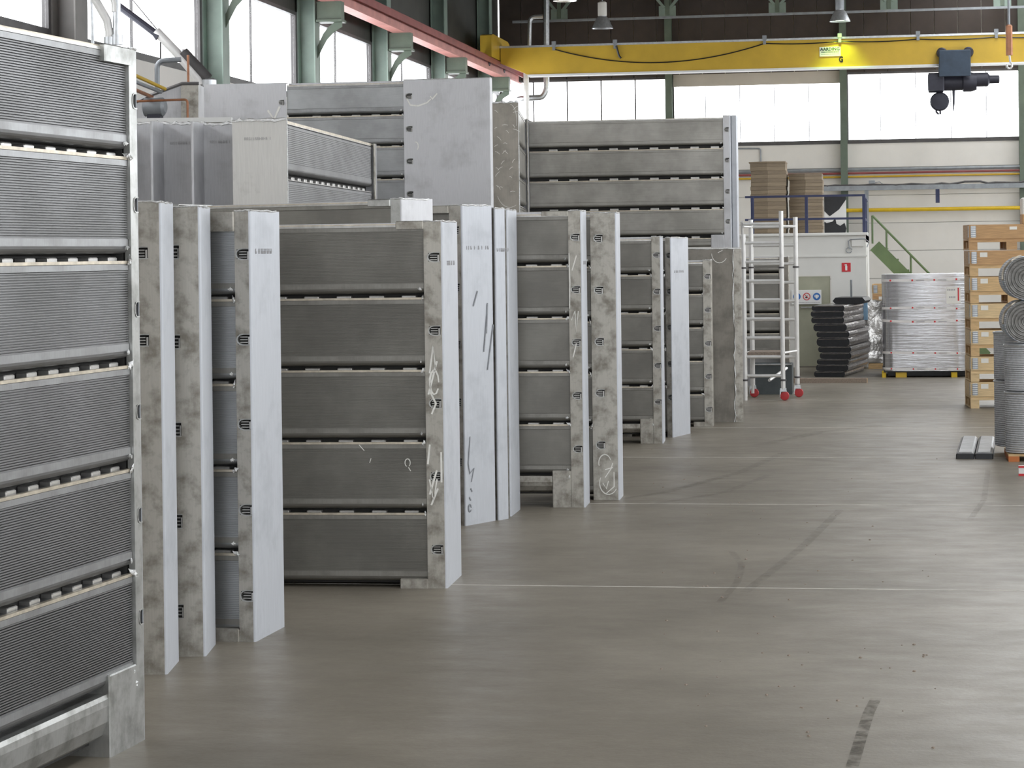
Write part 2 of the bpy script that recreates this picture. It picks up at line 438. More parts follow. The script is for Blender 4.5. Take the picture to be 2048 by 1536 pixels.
# left wall
YC = [(4600 * 10.0 / (cT * (1780 - xx)) - 10.0 * sT) / cT for xx in (137, 433, 620, 767, 883)]
ST = (YC[-1] - YC[0]) / 4
left_cols = [YC[0] - ST * k for k in (5, 4, 3, 2, 1)] + YC + [YC[-1] + ST]
left_cols = [y for y in left_cols if YB < y < YF - 1]
wl = struct(link('wall_left', None, None, (XL, 0, 0)))
ledges = [YB] + left_cols + [YF]
for i in range(len(ledges) - 1):
    MB().box(-.18, 0, ledges[i] + .006, ledges[i + 1] - .006, 0, 2.5).build('wall_panel', 'cream', wl)
    MB().box(-.18, .004, ledges[i] + .006, ledges[i + 1] - .006, 2.51, WIN0 - .1).build('wall_panel', 'cream', wl)
    MB().box(-.14, -.02, ledges[i] + .006, ledges[i + 1] - .006, 6.48, ZR).build('cladding_sheet', 'cladding_l', wl)
    window((XL - .03, ledges[i] + .05), (XL - .03, ledges[i + 1]), WIN0, 6.42, 2, seg=.014)
# right wall with a taller glazed band
wr = struct(link('wall_right', None, None, (XR, 0, 0)))
MB().box(0, .2, YB, YF, 0, 3.2).build('wall_panel', 'cream', wr)
MB().box(0, .2, YB, YF, 6.8, ZR).build('cladding_sheet', 'cladding_l', wr)
for k in range(12):
    y0 = YB + (YF - YB) * k / 12; window((XR + .1, y0 + (YF - YB) / 12), (XR + .1, y0 + .1), 3.3, 6.72, 4, seg=.05)
# rear wall, unseen opening added behind the camera to let sky light in
wb = struct(link('wall_rear', None, None, (0, YB, 0)))
m_ = MB(); m_.box(XL, -2.5, -.2, 0, 0, ZR); m_.box(6.5, XR, -.2, 0, 0, ZR); m_.box(-2.5, 6.5, -.2, 0, 5.4, ZR)
m_.build('wall_panel', 'cream', wb)
# roof with two rooflight strips
ce = struct(link('ceiling', None, None, (0, 0, ZR)))
for a, b2 in ((XL - .3, 1.8), (4.2, XR + .3)):
    MB().box(a, b2, YB - .3, YF + .3, 0, .15).build('roof_deck', 'roof', ce)
for k in range(12):
    y0 = YB + (YF - YB) * k / 12
    MB().box(1.8, 4.2, y0 + .05, y0 + (YF - YB) / 12, .04, .06).build('rooflight_pane', 'glass', ce)
# ---- steel columns
def ibeam_z(x, y, w, d, z0, z1, t=.02):
    """I section upright: flanges face +-X... returned as MB, web along x"""
    b = MB(); b.box(x - w / 2, x - w / 2 + t, y - d / 2, y + d / 2, z0, z1); b.box(x + w / 2 - t, x + w / 2, y - d / 2, y + d / 2, z0, z1)
    b.box(x - w / 2 + t, x + w / 2 - t, y - t / 2, y + t / 2, z0, z1); return b
ords = ['first', 'second', 'third', 'fourth', 'fifth', 'sixth', 'seventh', 'eighth', 'ninth', 'tenth', 'eleventh']
vis_left = YC
lab_left = {YC[0]: 'dark grey steel column behind the silver ducts above the tallest finned panel',
            YC[1]: 'pale green steel column carrying the red beam, widest of those in view',
            YC[2]: 'pale green steel column with bracket, second in from the silver ducts',
            YC[3]: 'pale green steel column with bracket, above the large pale side plate',
            YC[4]: 'short visible pale green steel column nearest the dark hall corner'}
def left_column(y, label):
    t = thing('steel_column', label, 'column', (XL + .17, y, 0), 0, 'green columns along the window wall')
    big = y == YC[0]
    ibeam_z(0, .22, .32, .36 if not big else .44, 0, ZR).build('column_shaft', 'column_grey' if big else 'green_l', t)
    MB().box(-.24, .24, -.02, .46, 0, .03).build('base_plate', 'green', t)
    b = MB(); b.box(.18, .62, .10, .34, 6.34, 6.66); b.box(.18, .64, .04, .40, 6.30, 6.34)
    b.build('bracket', 'green', t)
    prof = [(.18, 6.30), (.52, 6.30), (.45, 6.27), (.36, 6.20), (.28, 6.08), (.24, 5.92), (.18, 5.78), ]
    prof2 = [(.16, 5.68), (.24, 5.84), (.33, 6.00), (.46, 6.13), (.61, 6.22), (.61, 6.30), (.47, 6.30), (.36, 6.22), (.27, 6.11), (.21, 5.99), (.16, 5.88)]
    g = MB(); g.prism(prof2, .20, .23, axis='y'); g.build('gusset', 'green', t)
    return t
for y in left_cols:
    left_column(y, lab_left.get(y, 'green steel column of the window wall out of view'))
far_lab = {1: 'dark green steel column left of the roller blind bay', 2: 'dark green steel column behind the crane letter and sign',
           3: 'dark green steel column at the edge of view right of the hoist'}
for k in (1, 2, 3):
    t = thing('steel_column', far_lab[k], 'column', (far_cols[k], YF - .17, 0), 0, 'green columns along the far wall')
    b = MB(); b.box(-.09, .09, -.11, -.09, 0, ZR); b.box(-.09, .09, .09, .11, 0, ZR); b.box(-.008, .008, -.09, .09, 0, ZR)
    b.build('column_shaft', 'green', t)
    MB().box(-.16, .16, -.15, .15, 0, .025).build('base_plate', 'green', t)
# ---- runway beam (red)
XB = -9.64
t = thing('runway_beam', 'long red crane runway beam above the window wall brackets', 'beam', (XB, 0, 6.66))
MB().box(-.13, .13, YB + .3, YF - .35, .30, .33).build('top_flange', 'red', t)
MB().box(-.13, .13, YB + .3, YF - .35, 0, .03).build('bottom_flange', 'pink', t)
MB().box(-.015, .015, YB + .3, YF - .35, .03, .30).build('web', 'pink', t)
MB().box(-.03, .03, YB + .3, YF - .35, .33, .40).build('crane_rail', 'red', t)
MB().box(.10, .135, YB + .3, YF - .35, .20, .33).build('edge_channel', 'red', t)

# ================================================================== FINNED PANELS
TABS = {}
def tab_mesh(h, ln):
    k = (round(h, 3), round(ln, 3))
    if k not in TABS: TABS[k] = MB().bbox(0, ln, .042, .10, 0, h * .60, .005).mesh('spacer_tab', M['tab'])
    return TABS[k]
def weld_mesh():
    if 'w' not in TABS:
        b = MB(); r = random.Random(3); n = 8
        prof = [(.002, -.024), (.011, -.016), (.008, -.006), (.013, .002), (.008, .012), (.002, .024)]
        b.lathe(prof, 8); b.v = [(x * (1 + r.uniform(-.4, .4)), y * .6, z * (1 + r.uniform(-.3, .3))) for x, y, z in b.v]
        TABS['w'] = b.mesh('weld_spot', M['weld'])
    return TABS['w']
def slot_meshes(sw, sh):
    k = ('s', round(sw, 3), round(sh, 3))
    if k not in TABS:
        rim = MB()      # U shaped lip, open to the post's edge side
        n = 7; pin, pout = [], []
        for i in range(n):
            a = PI / 2 + PI * i / (n - 1); pin.append((sw * .40 + math.cos(a) * sw * .40, math.sin(a) * sh / 2)); 
            pout.append((sw * .40 + math.cos(a) * sw * .52, math.sin(a) * (sh / 2 + .006)))
        pin = [(sw, sh / 2)] + pin + [(sw, -sh / 2)]; pout = [(sw, sh / 2 + .006)] + pout + [(sw, -sh / 2 - .006)]
        m = len(pin); vs = [(a, -.003, b) for a, b in pin] + [(a, -.003, b) for a, b in pout] + [(a, .03, b) for a, b in pin] + [(a, .002, b) for a, b in pout]
        fs = []
        for i in range(m - 1):
            fs += [(i, i + 1, m + i + 1, m + i), (2 * m + i, 2 * m + i + 1, i + 1, i), (m + i, m + i + 1, 3 * m + i + 1, 3 * m + i)]
        rim.add(vs, fs)
        pk = MB()       # dark recess and the ends of the fin plates seen in it
        pk.box(0, sw, .034, .038, -sh / 2, sh / 2)
        rods = MB()
        for i in range(3): rods.box(sw * .10, sw * .72, .020, .034, -sh * .36 + i * sh * .28, -sh * .36 + i * sh * .28 + sh * .10)
        rods.box(sw * .80, sw * .93, .010, .034, -sh * .5, sh * .28)
        TABS[k] = (rim.mesh('slot_rim', M['strip_shiny']), pk.mesh('slot_recess', M['dark']), rods.mesh('slot_rods', M['tab']))
    return TABS[k]

def rows_profile(zb, zt, fin_pitch, groove, fl=.036, rnd=.032):
    """cross-section (y,z) of one folded cassette: flanges, grooves, rolled lower edge"""
    p = [(.14, zt), (.030, zt), (.020, zt - .006), (.016, zt - .012), (.016, zt - fl)]
    a, b = zt - fl, zb + rnd + fl
    if fin_pitch:
        n = max(2, int(round((a - b) / fin_pitch))); st = (a - b) / n
        for i in range(n):
            z = a - st * i
            p += [(.018 + groove, z - st * .08), (.018 + groove, z - st * .40), (.018, z - st * .48), (.018, z - st * .98)]
    else:
        p += [(.021, a - .004), (.021, b + .004)]
    p += [(.016, b), (.016, zb + rnd)]
    for i in range(1, 6):
        t = PI / 2 * i / 5; p.append((.016 + rnd * 1.1 * (1 - math.cos(t)), zb + rnd - rnd * math.sin(t)))
    p += [(.14, zb)]
    return p

def panel(label, B, ang, T, W, H, strip, seams, top=None, foot=None, channel=None, brackets=(), slots=(), lstrip=None,
          fin='fin_dark', flange='flange_dark', stripm='strip', sidem='side', pitch=None, groove=.004, tabs=True, bottom=.06,
          slot_size=(.075, .055), slot_x=None, tab_ln=.10, tab_sp=.22, base=0.0, group='finned steel panels standing on the hall floor',
          name='finned_panel', plain_face=False, gap=.030, weld=True, rnd=.032, topbar=True, left_slots=()):
    """local frame: origin at the lower front right corner, face along -x, depth +y, up z.
    seams = z of the gaps from top to bottom"""
    root = thing(name, label, 'panel', (B[0], B[1], base), ang, group)
    if lstrip is None: lstrip = strip
    zt = top if top is not None else H - .03
    # --- right post: face strip with slot openings, bent side sheet
    sx0 = -strip
    slx = slot_x if slot_x is not None else sx0 + (strip - slot_size[0]) * .55
    st = MB(); sw, sh = slot_size; zs = sorted(slots); cur = 0.0; sl1 = min(slx + sw, -.012)
    e = .014
    for z in zs:
        st.box(sx0, -e, 0, .030, cur, z - sh / 2)
        st.box(sx0, slx, 0, .030, z - sh / 2, z + sh / 2)
        if sl1 < -e - .002: st.box(sl1, -e, 0, .030, z - sh / 2, z + sh / 2)
        cur = z + sh / 2
    st.box(sx0, -e, 0, .030, cur, H); st.build('front_strip', stripm, root)
    if zs:
        ms = slot_meshes(sl1 - slx, sh)
        for z in zs:
            r_ = link('slot_rim', ms[0], root, (slx, 0, z)); link('slot_recess', ms[1], r_); link('slot_rods', ms[2], r_)
    pr = [(-e, .0), (-e * .45, e * .16), (-e * .16, e * .45), (0, e), (0, T), (-.005, T), (-.005, e), (-e, .005)]
    sd = MB(); sd.prism(pr, 0, H, axis='z'); sd.build('side_plate', sidem, root)
    MB().box(sx0, -.006, .04, T, .004, H - .004).build('post_core', 'dark', root)
    cp = MB(); cp.box(sx0, -.001, .003, T, H - .004, H + .003); cp.build('post_cap', stripm, root)
    # bright weld bead round the top of the post
    rr = random.Random(int(H * 1000) + int(W * 77)); bd = MB()
    pts = [(sx0, .002, H)]
    k = 6
    for i in range(1, k): pts.append((sx0 + (0 - sx0) * i / k, .001 + rr.uniform(-.002, .002), H + rr.uniform(-.003, .004)))
    pts.append((-.002, .004, H + .002))
    for i in range(1, 9): pts.append((-.001 + rr.uniform(-.002, .002), T * i / 9, H + rr.uniform(-.004, .004)))
    bd.tube(pts, [rr.uniform(.004, .0075) for _ in pts], 5); bd.build('weld_bead', 'weld', root)
    # --- left post
    lp = MB(); lp.box(-W, -W + lstrip, 0, .005, 0, H); lp.box(-W, -W + .006, .005, T, 0, H); lp.box(-W, -W + lstrip, .005, T, H - .004, H + .002)
    lo = lp.build('left_post', stripm, root)
    for z in left_slots:
        ms = slot_meshes(.06, .055)
        r_ = link('slot_rim', ms[0], root, (-W + lstrip - .09, -.001, z)); link('slot_recess', ms[1], r_, (0, -.036, 0)); link('slot_rods', ms[2], r_, (0, -.03, 0))
    x0, x1 = -W + lstrip, sx0
    bounds = [zt] + list(seams)
    zend = channel[1] if channel else bottom
    MB().box(x0, x1, .10, T - .01, (channel[0] if channel else max(.02, zend - .02)), zt - .01).build('core', 'dark', root)
    MB().box(x0, x1, T - .01, T, (channel[0] if channel else .02), H).build('back_sheet', 'plate', root)
    lows = list(seams) + [zend]
    for i, (a, b2) in enumerate(zip(bounds, lows)):
        ztop = a - (gap / 2 if i else 0); zbot = b2 + (gap / 2 if i < len(seams) or channel else 0)
        b = MB(); b.prism(rows_profile(zbot, ztop, pitch, groove, rnd=rnd), x0 + .002, x1 - .002)
        b.build('fin_pack', fin, root)
        if i < len(seams) or channel: pass
        # flat folded flanges of the cassette, a bright lip on top of the lower ones
        MB().box(x0 + .004, x1 - .004, .0125, .0158, ztop - .038, ztop - .012).build('edge_flange', flange, root)
        MB().box(x0 + .004, x1 - .004, .0125, .0158, zbot + rnd + .002, zbot + rnd + .034).build('edge_flange', flange, root)
        MB().box(x0 + .004, x1 - .004, .011, .032, ztop - .010, ztop + .004).build('lip', 'warm_edge' if i else 'tab', root)
    for z in seams + ([] if not channel else [channel[1]]):
        if tabs and z != (channel[1] if channel else None):
            m_ = tab_mesh(gap, tab_ln); n = int((x1 - x0 - .05) / tab_sp)
            for i in range(n):
                link('spacer_tab', m_, root, (x1 - .06 - tab_ln - i * tab_sp, 0, z - gap / 2))
        if weld:
            wo = link('weld_spot', weld_mesh(), root, (x1 - .012, .004, z - .012)); wo.rotation_euler = (rr.uniform(-.4, .4), .6 + rr.uniform(-.5, .5), rr.uniform(0, 6))
            wo = link('weld_spot', weld_mesh(), root, (x1 - .03, .006, z + .045)); wo.rotation_euler = (0, 1.4, rr.uniform(0, 6)); wo.scale = (.8, .7, .6)
    if topbar:
        b = MB(); b.box(x0, x1, .02, T - .02, zt - .012, zt + .012); b.build('top_bar', 'warm_edge', root)
    if channel:
        z0, z1 = channel
        # trough under the cassettes: flat upper front, turned under below
        prof = [(.14, z1 - .01), (.012, z1 - .01), (.006, z1 - .03), (.004, z1 - .06), (.010, z0 + (z1 - z0) * .45),
                (.035, z0 + (z1 - z0) * .2), (.08, z0 + .02), (.15, z0), (T - .05, z0), (T - .05, z1 - .02)]
        fr = foot[0] if foot else 0
        MB().prism(prof, x0, x1 - fr).build('bottom_trough', stripm if stripm == 'strip_shiny' else 'strip', root)
    if foot:
        fw, fh = foot
        MB().bbox(sx0 - fw, sx0 - .001, -.003, T * .6, 0, fh, .006).build('foot', stripm, root)
    for (bx0, bx1, z0, z1) in brackets:
        MB().bbox(sx0 - bx0, sx0 - bx1, -.012, .09, z0, z1, .006).build('corner_bracket', stripm, root)
    return root

def B_of(x, y): p = onZ(x, y); return p
def pxm(x, y):  # pixels per metre for a thing standing at ground pixel
    p = onZ(x, y); return F / (p - O).dot(FWD)
def zs_of(x, y, ys):
    return [(y - v) / pxm(x, y) for v in ys]
def yaw_from(P, Q):  # local +y along P->Q
    d = Q - P; return math.atan2(-d.x, d.y)
PANELS = {}

# --- 1: tallest panel, cut by the left edge of the picture
B = B_of(292, 1478); Q = B_of(240, 1503)
d = (B - Q).normalized(); d.z = 0; ang = math.radians(90 - 5.0)
z = lambda *ys: zs_of(292, 1478, ys)
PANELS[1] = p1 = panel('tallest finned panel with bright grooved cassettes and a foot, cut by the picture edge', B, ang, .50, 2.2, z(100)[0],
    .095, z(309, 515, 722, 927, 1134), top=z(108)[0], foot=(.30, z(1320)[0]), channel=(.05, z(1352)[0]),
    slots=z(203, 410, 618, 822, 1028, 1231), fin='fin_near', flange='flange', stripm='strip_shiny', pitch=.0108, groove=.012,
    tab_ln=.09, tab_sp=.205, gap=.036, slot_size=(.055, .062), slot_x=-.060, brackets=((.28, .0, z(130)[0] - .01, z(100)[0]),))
# --- 2,3: two narrow edge-on panels
B = B_of(335, 1349); z = lambda *ys: zs_of(335, 1349, ys)
PANELS[2] = panel('nearest of three edge-on panels, mottled strip partly behind the tallest panel', B, math.radians(9), .40, .80, z(404)[0], .16, z(595, 765, 935, 1105),
    slots=z(505, 680), slot_x=-.15)
B = B_of(412, 1313); z = lambda *ys: zs_of(412, 1313, ys)
PANELS[3] = panel('edge-on panel with blotched wide strip, between two other edge-on panels', B, math.radians(9), .40, .90, z(413)[0], .19, z(595, 765, 935, 1105),
    slots=z(503, 683, 858, 1042, 1222), slot_x=-.17, slot_size=(.05, .07), bottom=.05)
B = B_of(512, 1284); z = lambda *ys: zs_of(512, 1284, ys)
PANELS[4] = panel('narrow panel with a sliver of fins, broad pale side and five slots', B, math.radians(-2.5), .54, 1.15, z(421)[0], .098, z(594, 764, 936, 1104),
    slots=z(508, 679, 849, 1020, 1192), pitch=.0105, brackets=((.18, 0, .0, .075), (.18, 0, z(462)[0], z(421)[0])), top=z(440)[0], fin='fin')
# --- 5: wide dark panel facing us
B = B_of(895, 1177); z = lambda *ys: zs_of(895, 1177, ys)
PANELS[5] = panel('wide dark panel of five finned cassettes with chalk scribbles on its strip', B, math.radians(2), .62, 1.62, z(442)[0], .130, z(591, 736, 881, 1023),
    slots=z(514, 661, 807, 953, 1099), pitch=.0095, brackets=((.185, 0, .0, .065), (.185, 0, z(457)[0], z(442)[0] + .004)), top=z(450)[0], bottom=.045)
# --- long one behind it
B = at(812, 1098, 17.2); B.z = 0; k = F / 17.2; zz = lambda y: (1098 - y) / k
PANELS['long'] = panel('long panel behind the wide dark one, only its top edge and corner plate showing', B, math.radians(-19), .46, 2.15, zz(396), .095,
    [zz(550), zz(690), zz(830), zz(970)], top=zz(404), brackets=((.20, 0, zz(410), zz(396)),), stripm='strip_shiny', sidem='plate')
# --- 6a,b,c pale plates
B = B_of(932, 1052); z = lambda *ys: zs_of(932, 1052, ys)
PANELS[6] = panel('panel with the widest pale side plate, marker strokes on it', B, math.radians(-25), .42, 1.0, z(410)[0], .13, z(545, 668, 790, 912),
    slots=z(460, 575, 690, 805, 925), brackets=((.2, 0, z(425)[0], z(410)[0]),), slot_size=(.06, .06))
r6 = PANELS[6]; q = math.radians(-25); z = lambda *ys: zs_of(991, 1043, ys)
B = B_of(932, 1052) + Vector((math.cos(q) * .016 - math.sin(q) * .447, math.sin(q) * .016 + math.cos(q) * .447, 0))
PANELS['6b'] = panel('pale bluish side plate squeezed behind the marker-stroked one', B, math.radians(-25), .14, .24, z(416)[0], .06, z(545, 668, 790, 912), lstrip=.02)
B = B_of(1023, 1033); z = lambda *ys: zs_of(1023, 1033, ys)
PANELS['6c'] = panel('darker pale side plate, last of three packed plates beside the short wide panel', B, math.radians(1), .52, .12, z(419)[0], .06, z(545, 668, 790, 912), lstrip=.02)
# --- 7
B = B_of(1171, 1015); z = lambda *ys: zs_of(1171, 1015, ys)
PANELS[7] = panel('panel of five cassettes with a square foot and open trough, scribbled strip', B, math.radians(2), .40, .98, z(421)[0], .120, z(528, 633, 740, 846),
    slots=z(474, 579, 685, 791, 898), foot=(.165, z(941)[0]), channel=(.11, z(950)[0]), brackets=((.23, 0, z(431)[0], z(421)[0]),), top=z(430)[0], lstrip=.02)
# --- 8
B = B_of(1240, 1000); z = lambda *ys: zs_of(1240, 1000, ys)
PANELS[8] = panel('panel showing only a wide mottled strip with a chalk swirl near the floor', B, math.radians(2), .38, .60, z(425)[0], .235, z(530, 640, 745, 850),
    slots=z(476, 580, 683, 786, 890), slot_x=-.20, slot_size=(.075, .06))
# --- 9,10
B = B_of(1327, 887); z = lambda *ys: zs_of(1327, 887, ys)
PANELS[9] = panel('narrow five-cassette panel with foot, in front of a pale side plate', B, math.radians(3), .50, .80, z(473)[0], .11, z(548, 624, 696, 771),
    slots=z(510, 583, 657, 731, 804), foot=(.155, z(837)[0]), channel=(.10, z(846)[0]), top=z(480)[0], fin='fin_dark')
B = B_of(1347, 875); z = lambda *ys: zs_of(1347, 875, ys)
PANELS[10] = panel('panel with a pale side plate and a taped patch at its upper edge', B, math.radians(-14), .62, .60, z(475)[0], .075, z(548, 624, 696, 771),
    slots=z(511, 583, 655, 728, 795), slot_size=(.05, .06), slot_x=-.06)
# --- 11,12
B = B_of(1427, 853); z = lambda *ys: zs_of(1427, 853, ys)
PANELS[11] = panel('shortest slim panel of five small cassettes, right before a brownish plate', B, math.radians(3), .42, .40, z(520)[0], .11, z(586, 653, 720, 787),
    slots=z(553, 620, 687, 753, 819), lstrip=.05, top=z(526)[0], brackets=((.14, 0, 0, .06),), sidem='strip')
B = B_of(1487, 844); z = lambda *ys: zs_of(1487, 844, ys)
t = thing('sheet_casing', 'dark brownish steel casing with chalked edge, left of the ladder tower', 'casing', B, math.radians(4))
H = z(497)[0]
MB().bbox(-.75, -.105, 0, .35, 0, H, .006).build('front_sheet', 'brown_plate', t)
MB().bbox(-.104, 0, -.002, .35, 0, H, .006).build('end_strip', 'strip', t)
b = MB(); rr = random.Random(5)
b.tube([(-.75 + .75 * i / 12, rr.uniform(-.003, .003), H + rr.uniform(-.004, .006)) for i in range(13)], .008, 5)
b.build('weld_bead', 'weld', t)
b = MB(); b.tube([(-.104 + rr.uniform(-.012, .012), -.002, H * i / 26) for i in range(27)], [rr.uniform(.002, .013) for i in range(27)], 5); b.build('weld_seam', 'weld', t)
CASING = t; CASING_H = H
# --- 13: behind the ladder tower
B = at(1581, 781, 36.5); B.z = 0; k = F / 36.5; zz = lambda y: (781 - y) / k
PANELS[13] = panel('dark grey panel standing behind the aluminium ladder tower', B, math.radians(2), .5, 2.2, zz(516), .16,
    [zz(548), zz(628), zz(668)], bottom=zz(707), weld=False, tabs=False, sidem='strip', stripm='brown_plate')
# --- 14: big flat one, standing on a lower panel hidden by the front row
B14 = at(1464, 497, 32.6); k = F / 32.6; z0 = B14.z
B14b = Vector((B14.x, B14.y, 0))
PANELS['14u'] = panel('supporting panel hidden beneath the large five-cassette panel', B14b, math.radians(1), .55, 2.9, z0, .15, [z0 * .8, z0 * .6, z0 * .4, z0 * .2])
zz = lambda y: (497 - y) / k
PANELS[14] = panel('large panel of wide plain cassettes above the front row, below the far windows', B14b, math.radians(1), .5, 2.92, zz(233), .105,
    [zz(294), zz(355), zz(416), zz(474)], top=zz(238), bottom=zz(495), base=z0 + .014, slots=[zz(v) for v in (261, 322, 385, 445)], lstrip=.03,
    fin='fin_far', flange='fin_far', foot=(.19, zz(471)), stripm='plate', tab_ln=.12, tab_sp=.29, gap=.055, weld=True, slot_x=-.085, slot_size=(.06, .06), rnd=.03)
MB().bbox(.004, .085, .06, .45, 0, zz(232), .01).build('edge_channel', 'side', PANELS[14])
# --- K: the tallest rear panel with broad plates
BK = at(985, 508, 27.2); k = F / 27.2; BK.z = 0
zz = lambda y: EYE + (511 - y) / k
PANELS['K'] = panel('rear panel with two broad plain plates and a white chalk tick, tallest in back', BK, math.radians(1.2), .14, 590 / k, zz(158), 177 / k,
    [zz(226), zz(289), zz(355), zz(420), 1.6, 1.1, .6], top=zz(165), lstrip=172 / k, slots=[zz(191), zz(257), zz(322), zz(388)], slot_x=-177 / k + .03,
    slot_size=(.075, .06), stripm='plate', sidem='plate', fin='fin', flange='flange', tab_sp=.24, left_slots=[zz(198)], weld=True, rnd=.03)
# --- M: panel seen end-on at its right, running back to the large one
BM = at(1037, 508, 28.6); BM.z = 0; k = F / 28.6
FM = at(1057, 508, 32.3); FM.z = 0
zz = lambda y: EYE + (508 - y) / k
def end_on(label, P, Q, T, H, seams, endm, gapz=.05, pitch=None, fin='fin', name='finned_panel', recess=0.0):
    """panel running away from us: the finned face looks right, the plain end plate faces us. P near, Q far ground points"""
    dv = Q - P; W = dv.length; ang = math.atan2(dv.y, dv.x)     # local +x along the panel, face on -y
    root = thing(name, label, 'panel', (P.x, P.y, 0), ang, 'finned steel panels standing on the hall floor')
    if recess:
        MB().box(recess - .012, recess, 0, T, 0, H).build('end_plate', endm, root)
        MB().bbox(-.012, recess - .013, T - .022, T, 0, H, .003).build('end_flange', 'plate', root)
    else: MB().bbox(-.012, 0, -.02, T, 0, H, .004).build('end_plate', endm, root)
    MB().box(W - .012, W, -.02, T, 0, H).build('end_plate', 'plate', root)
    MB().box(recess, recess + .05, -.012, .0, 0, H).build('front_strip', 'strip', root)
    MB().box(W - .10, W - .012, -.012, .0, 0, H).build('front_strip', 'strip', root)
    MB().box(recess + .001, W, .10, T - .023, .02, H - .02).build('core', 'dark', root)
    MB().box(recess + .001, W - .013, T - .01, T, .02, H).build('back_sheet', 'plate', root)
    MB().box(recess + .001, W - .013, .02, T - .01, H - .03, H).build('top_bar', 'warm_edge', root)
    bounds = [H - .03] + list(seams); lows = list(seams) + [.05]
    for i, (a, b2) in enumerate(zip(bounds, lows)):
        MB().prism(rows_profile(b2 + gapz / 2, a - (gapz / 2 if i else 0), pitch, .004, rnd=.04), recess + .052, W - .10).build('fin_pack', fin, root)
        MB().box(recess + .052, W - .10, .018, .03, a - (gapz / 2 if i else 0), a - (gapz / 2 if i else 0) + .006).build('lip', 'tab', root)
    for zq in seams:
        m_ = tab_mesh(gapz, .12)
        for i in range(int((W - .4 - recess) / .28)): link('spacer_tab', m_, root, (recess + .2 + i * .28, 0, zq - gapz / 2))
    b = MB(); rr = random.Random(int(H * 999))
    b.tube([(recess - .010, -.02 + (T + .02) * i / 14, H + rr.uniform(-.010, .004)) for i in range(15)], [rr.uniform(.008, .020) for _ in range(15)], 5)
    b.build('weld_bead', 'weld', root)
    b = MB(); b.tube([(recess - .008, -.021, H * i / 30) for i in range(31)], [rr.uniform(.004, .009) for _ in range(31)], 5); b.build('weld_edge', 'weld', root)
    return root
PANELS['M'] = end_on('brownish end plate covered in chalk scribbles, beside the big pale plate', BM, FM, 50 / k + .02, zz(204), [zz(278), zz(345), zz(405), 2.0, 1.4], 'brown_lit', fin='fin_far')
# --- the stack of end-on panels behind the edge-on ones
PL = at(573, 513, 20.0); QL = at(752, 509, 24.6); k = F / 20.0
zz = lambda y: EYE + (514 - y) / k
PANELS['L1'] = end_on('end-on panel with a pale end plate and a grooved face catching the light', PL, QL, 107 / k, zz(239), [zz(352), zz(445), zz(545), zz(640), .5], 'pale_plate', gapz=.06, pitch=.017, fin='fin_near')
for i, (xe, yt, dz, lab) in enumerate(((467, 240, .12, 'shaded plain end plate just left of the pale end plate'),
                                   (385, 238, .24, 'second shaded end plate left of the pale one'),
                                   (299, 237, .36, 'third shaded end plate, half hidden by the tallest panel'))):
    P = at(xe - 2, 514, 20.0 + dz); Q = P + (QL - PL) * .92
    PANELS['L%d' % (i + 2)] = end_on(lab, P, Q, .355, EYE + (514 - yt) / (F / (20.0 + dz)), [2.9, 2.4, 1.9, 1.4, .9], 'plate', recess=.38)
# --- marks: printed codes, chalk and marker strokes
def code(par, x0, x1, z, n, h=.02, y=-.001, m='stamp', side=False, T=0):
    """row of small printed characters, too worn to read"""
    rr = random.Random(int(z * 1000) + n); b = MB(); st = (x1 - x0) / n
    for i in range(n):
        x = x0 + st * i; k = rr.random()
        if k < .15: continue
        b.box(x, x + st * .16, -.001, .0005, 0, h)
        if k > .4: b.box(x, x + st * .6, -.001, .0005, h * .84, h)
        if k > .6: b.box(x + st * .46, x + st * .62, -.001, .0005, 0, h * .6)
        if .3 < k < .8: b.box(x, x + st * .6, -.001, .0005, h * .42, h * .56)
    o = b.build('printed_code', m, par); o['kind'] = 'stuff'
    if side: o.location = (.0015, 0, z); o.rotation_euler = (0, 0, PI / 2)
    else: o.location = (0, y, z)
    return o
for key, zz_, a, b2 in ((4, 2.22, .08, .40), (5, 2.13, .15, .5), (6, 2.24, .06, .38), ('6b', 2.22, .02, .2), (7, 2.1, .05, .3), (10, 1.95, .1, .45)):
    code(PANELS[key], a, b2, zz_, 12, .03, side=True)
def strokes(par, polys, wd, m, y=-.003, side=False, name='chalk_mark'):
    b = MB()
    for p in polys: b.stroke(p, wd, 0)
    o = b.build(name, m, par)
    if len(polys) > 1: o['kind'] = 'stuff'
    if side: o.rotation_euler = (0, 0, PI / 2); o.location = (.003, 0, 0)
    else: o.location = (0, y, 0)
    return o
def arc(cx, cz, rx, rz, a0, a1, n=10):
    return [(cx + rx * math.cos(math.radians(a0 + (a1 - a0) * i / n)), cz + rz * math.sin(math.radians(a0 + (a1 - a0) * i / n))) for i in range(n + 1)]
# chalk swirl on panel 8
strokes(PANELS[8], [arc(-.13, .33, .055, .075, 200, 20), [(-.06, .33), (-.075, .28), (-.13, .20)], [(-.13, .27), (-.06, .29)],
                    arc(-.10, .15, .08, .10, 150, 330), [(-.05, .25), (-.05, .12), (-.12, .06)], [(-.15, .15), (-.12, .10), (-.10, .17)]], .010, 'chalk')
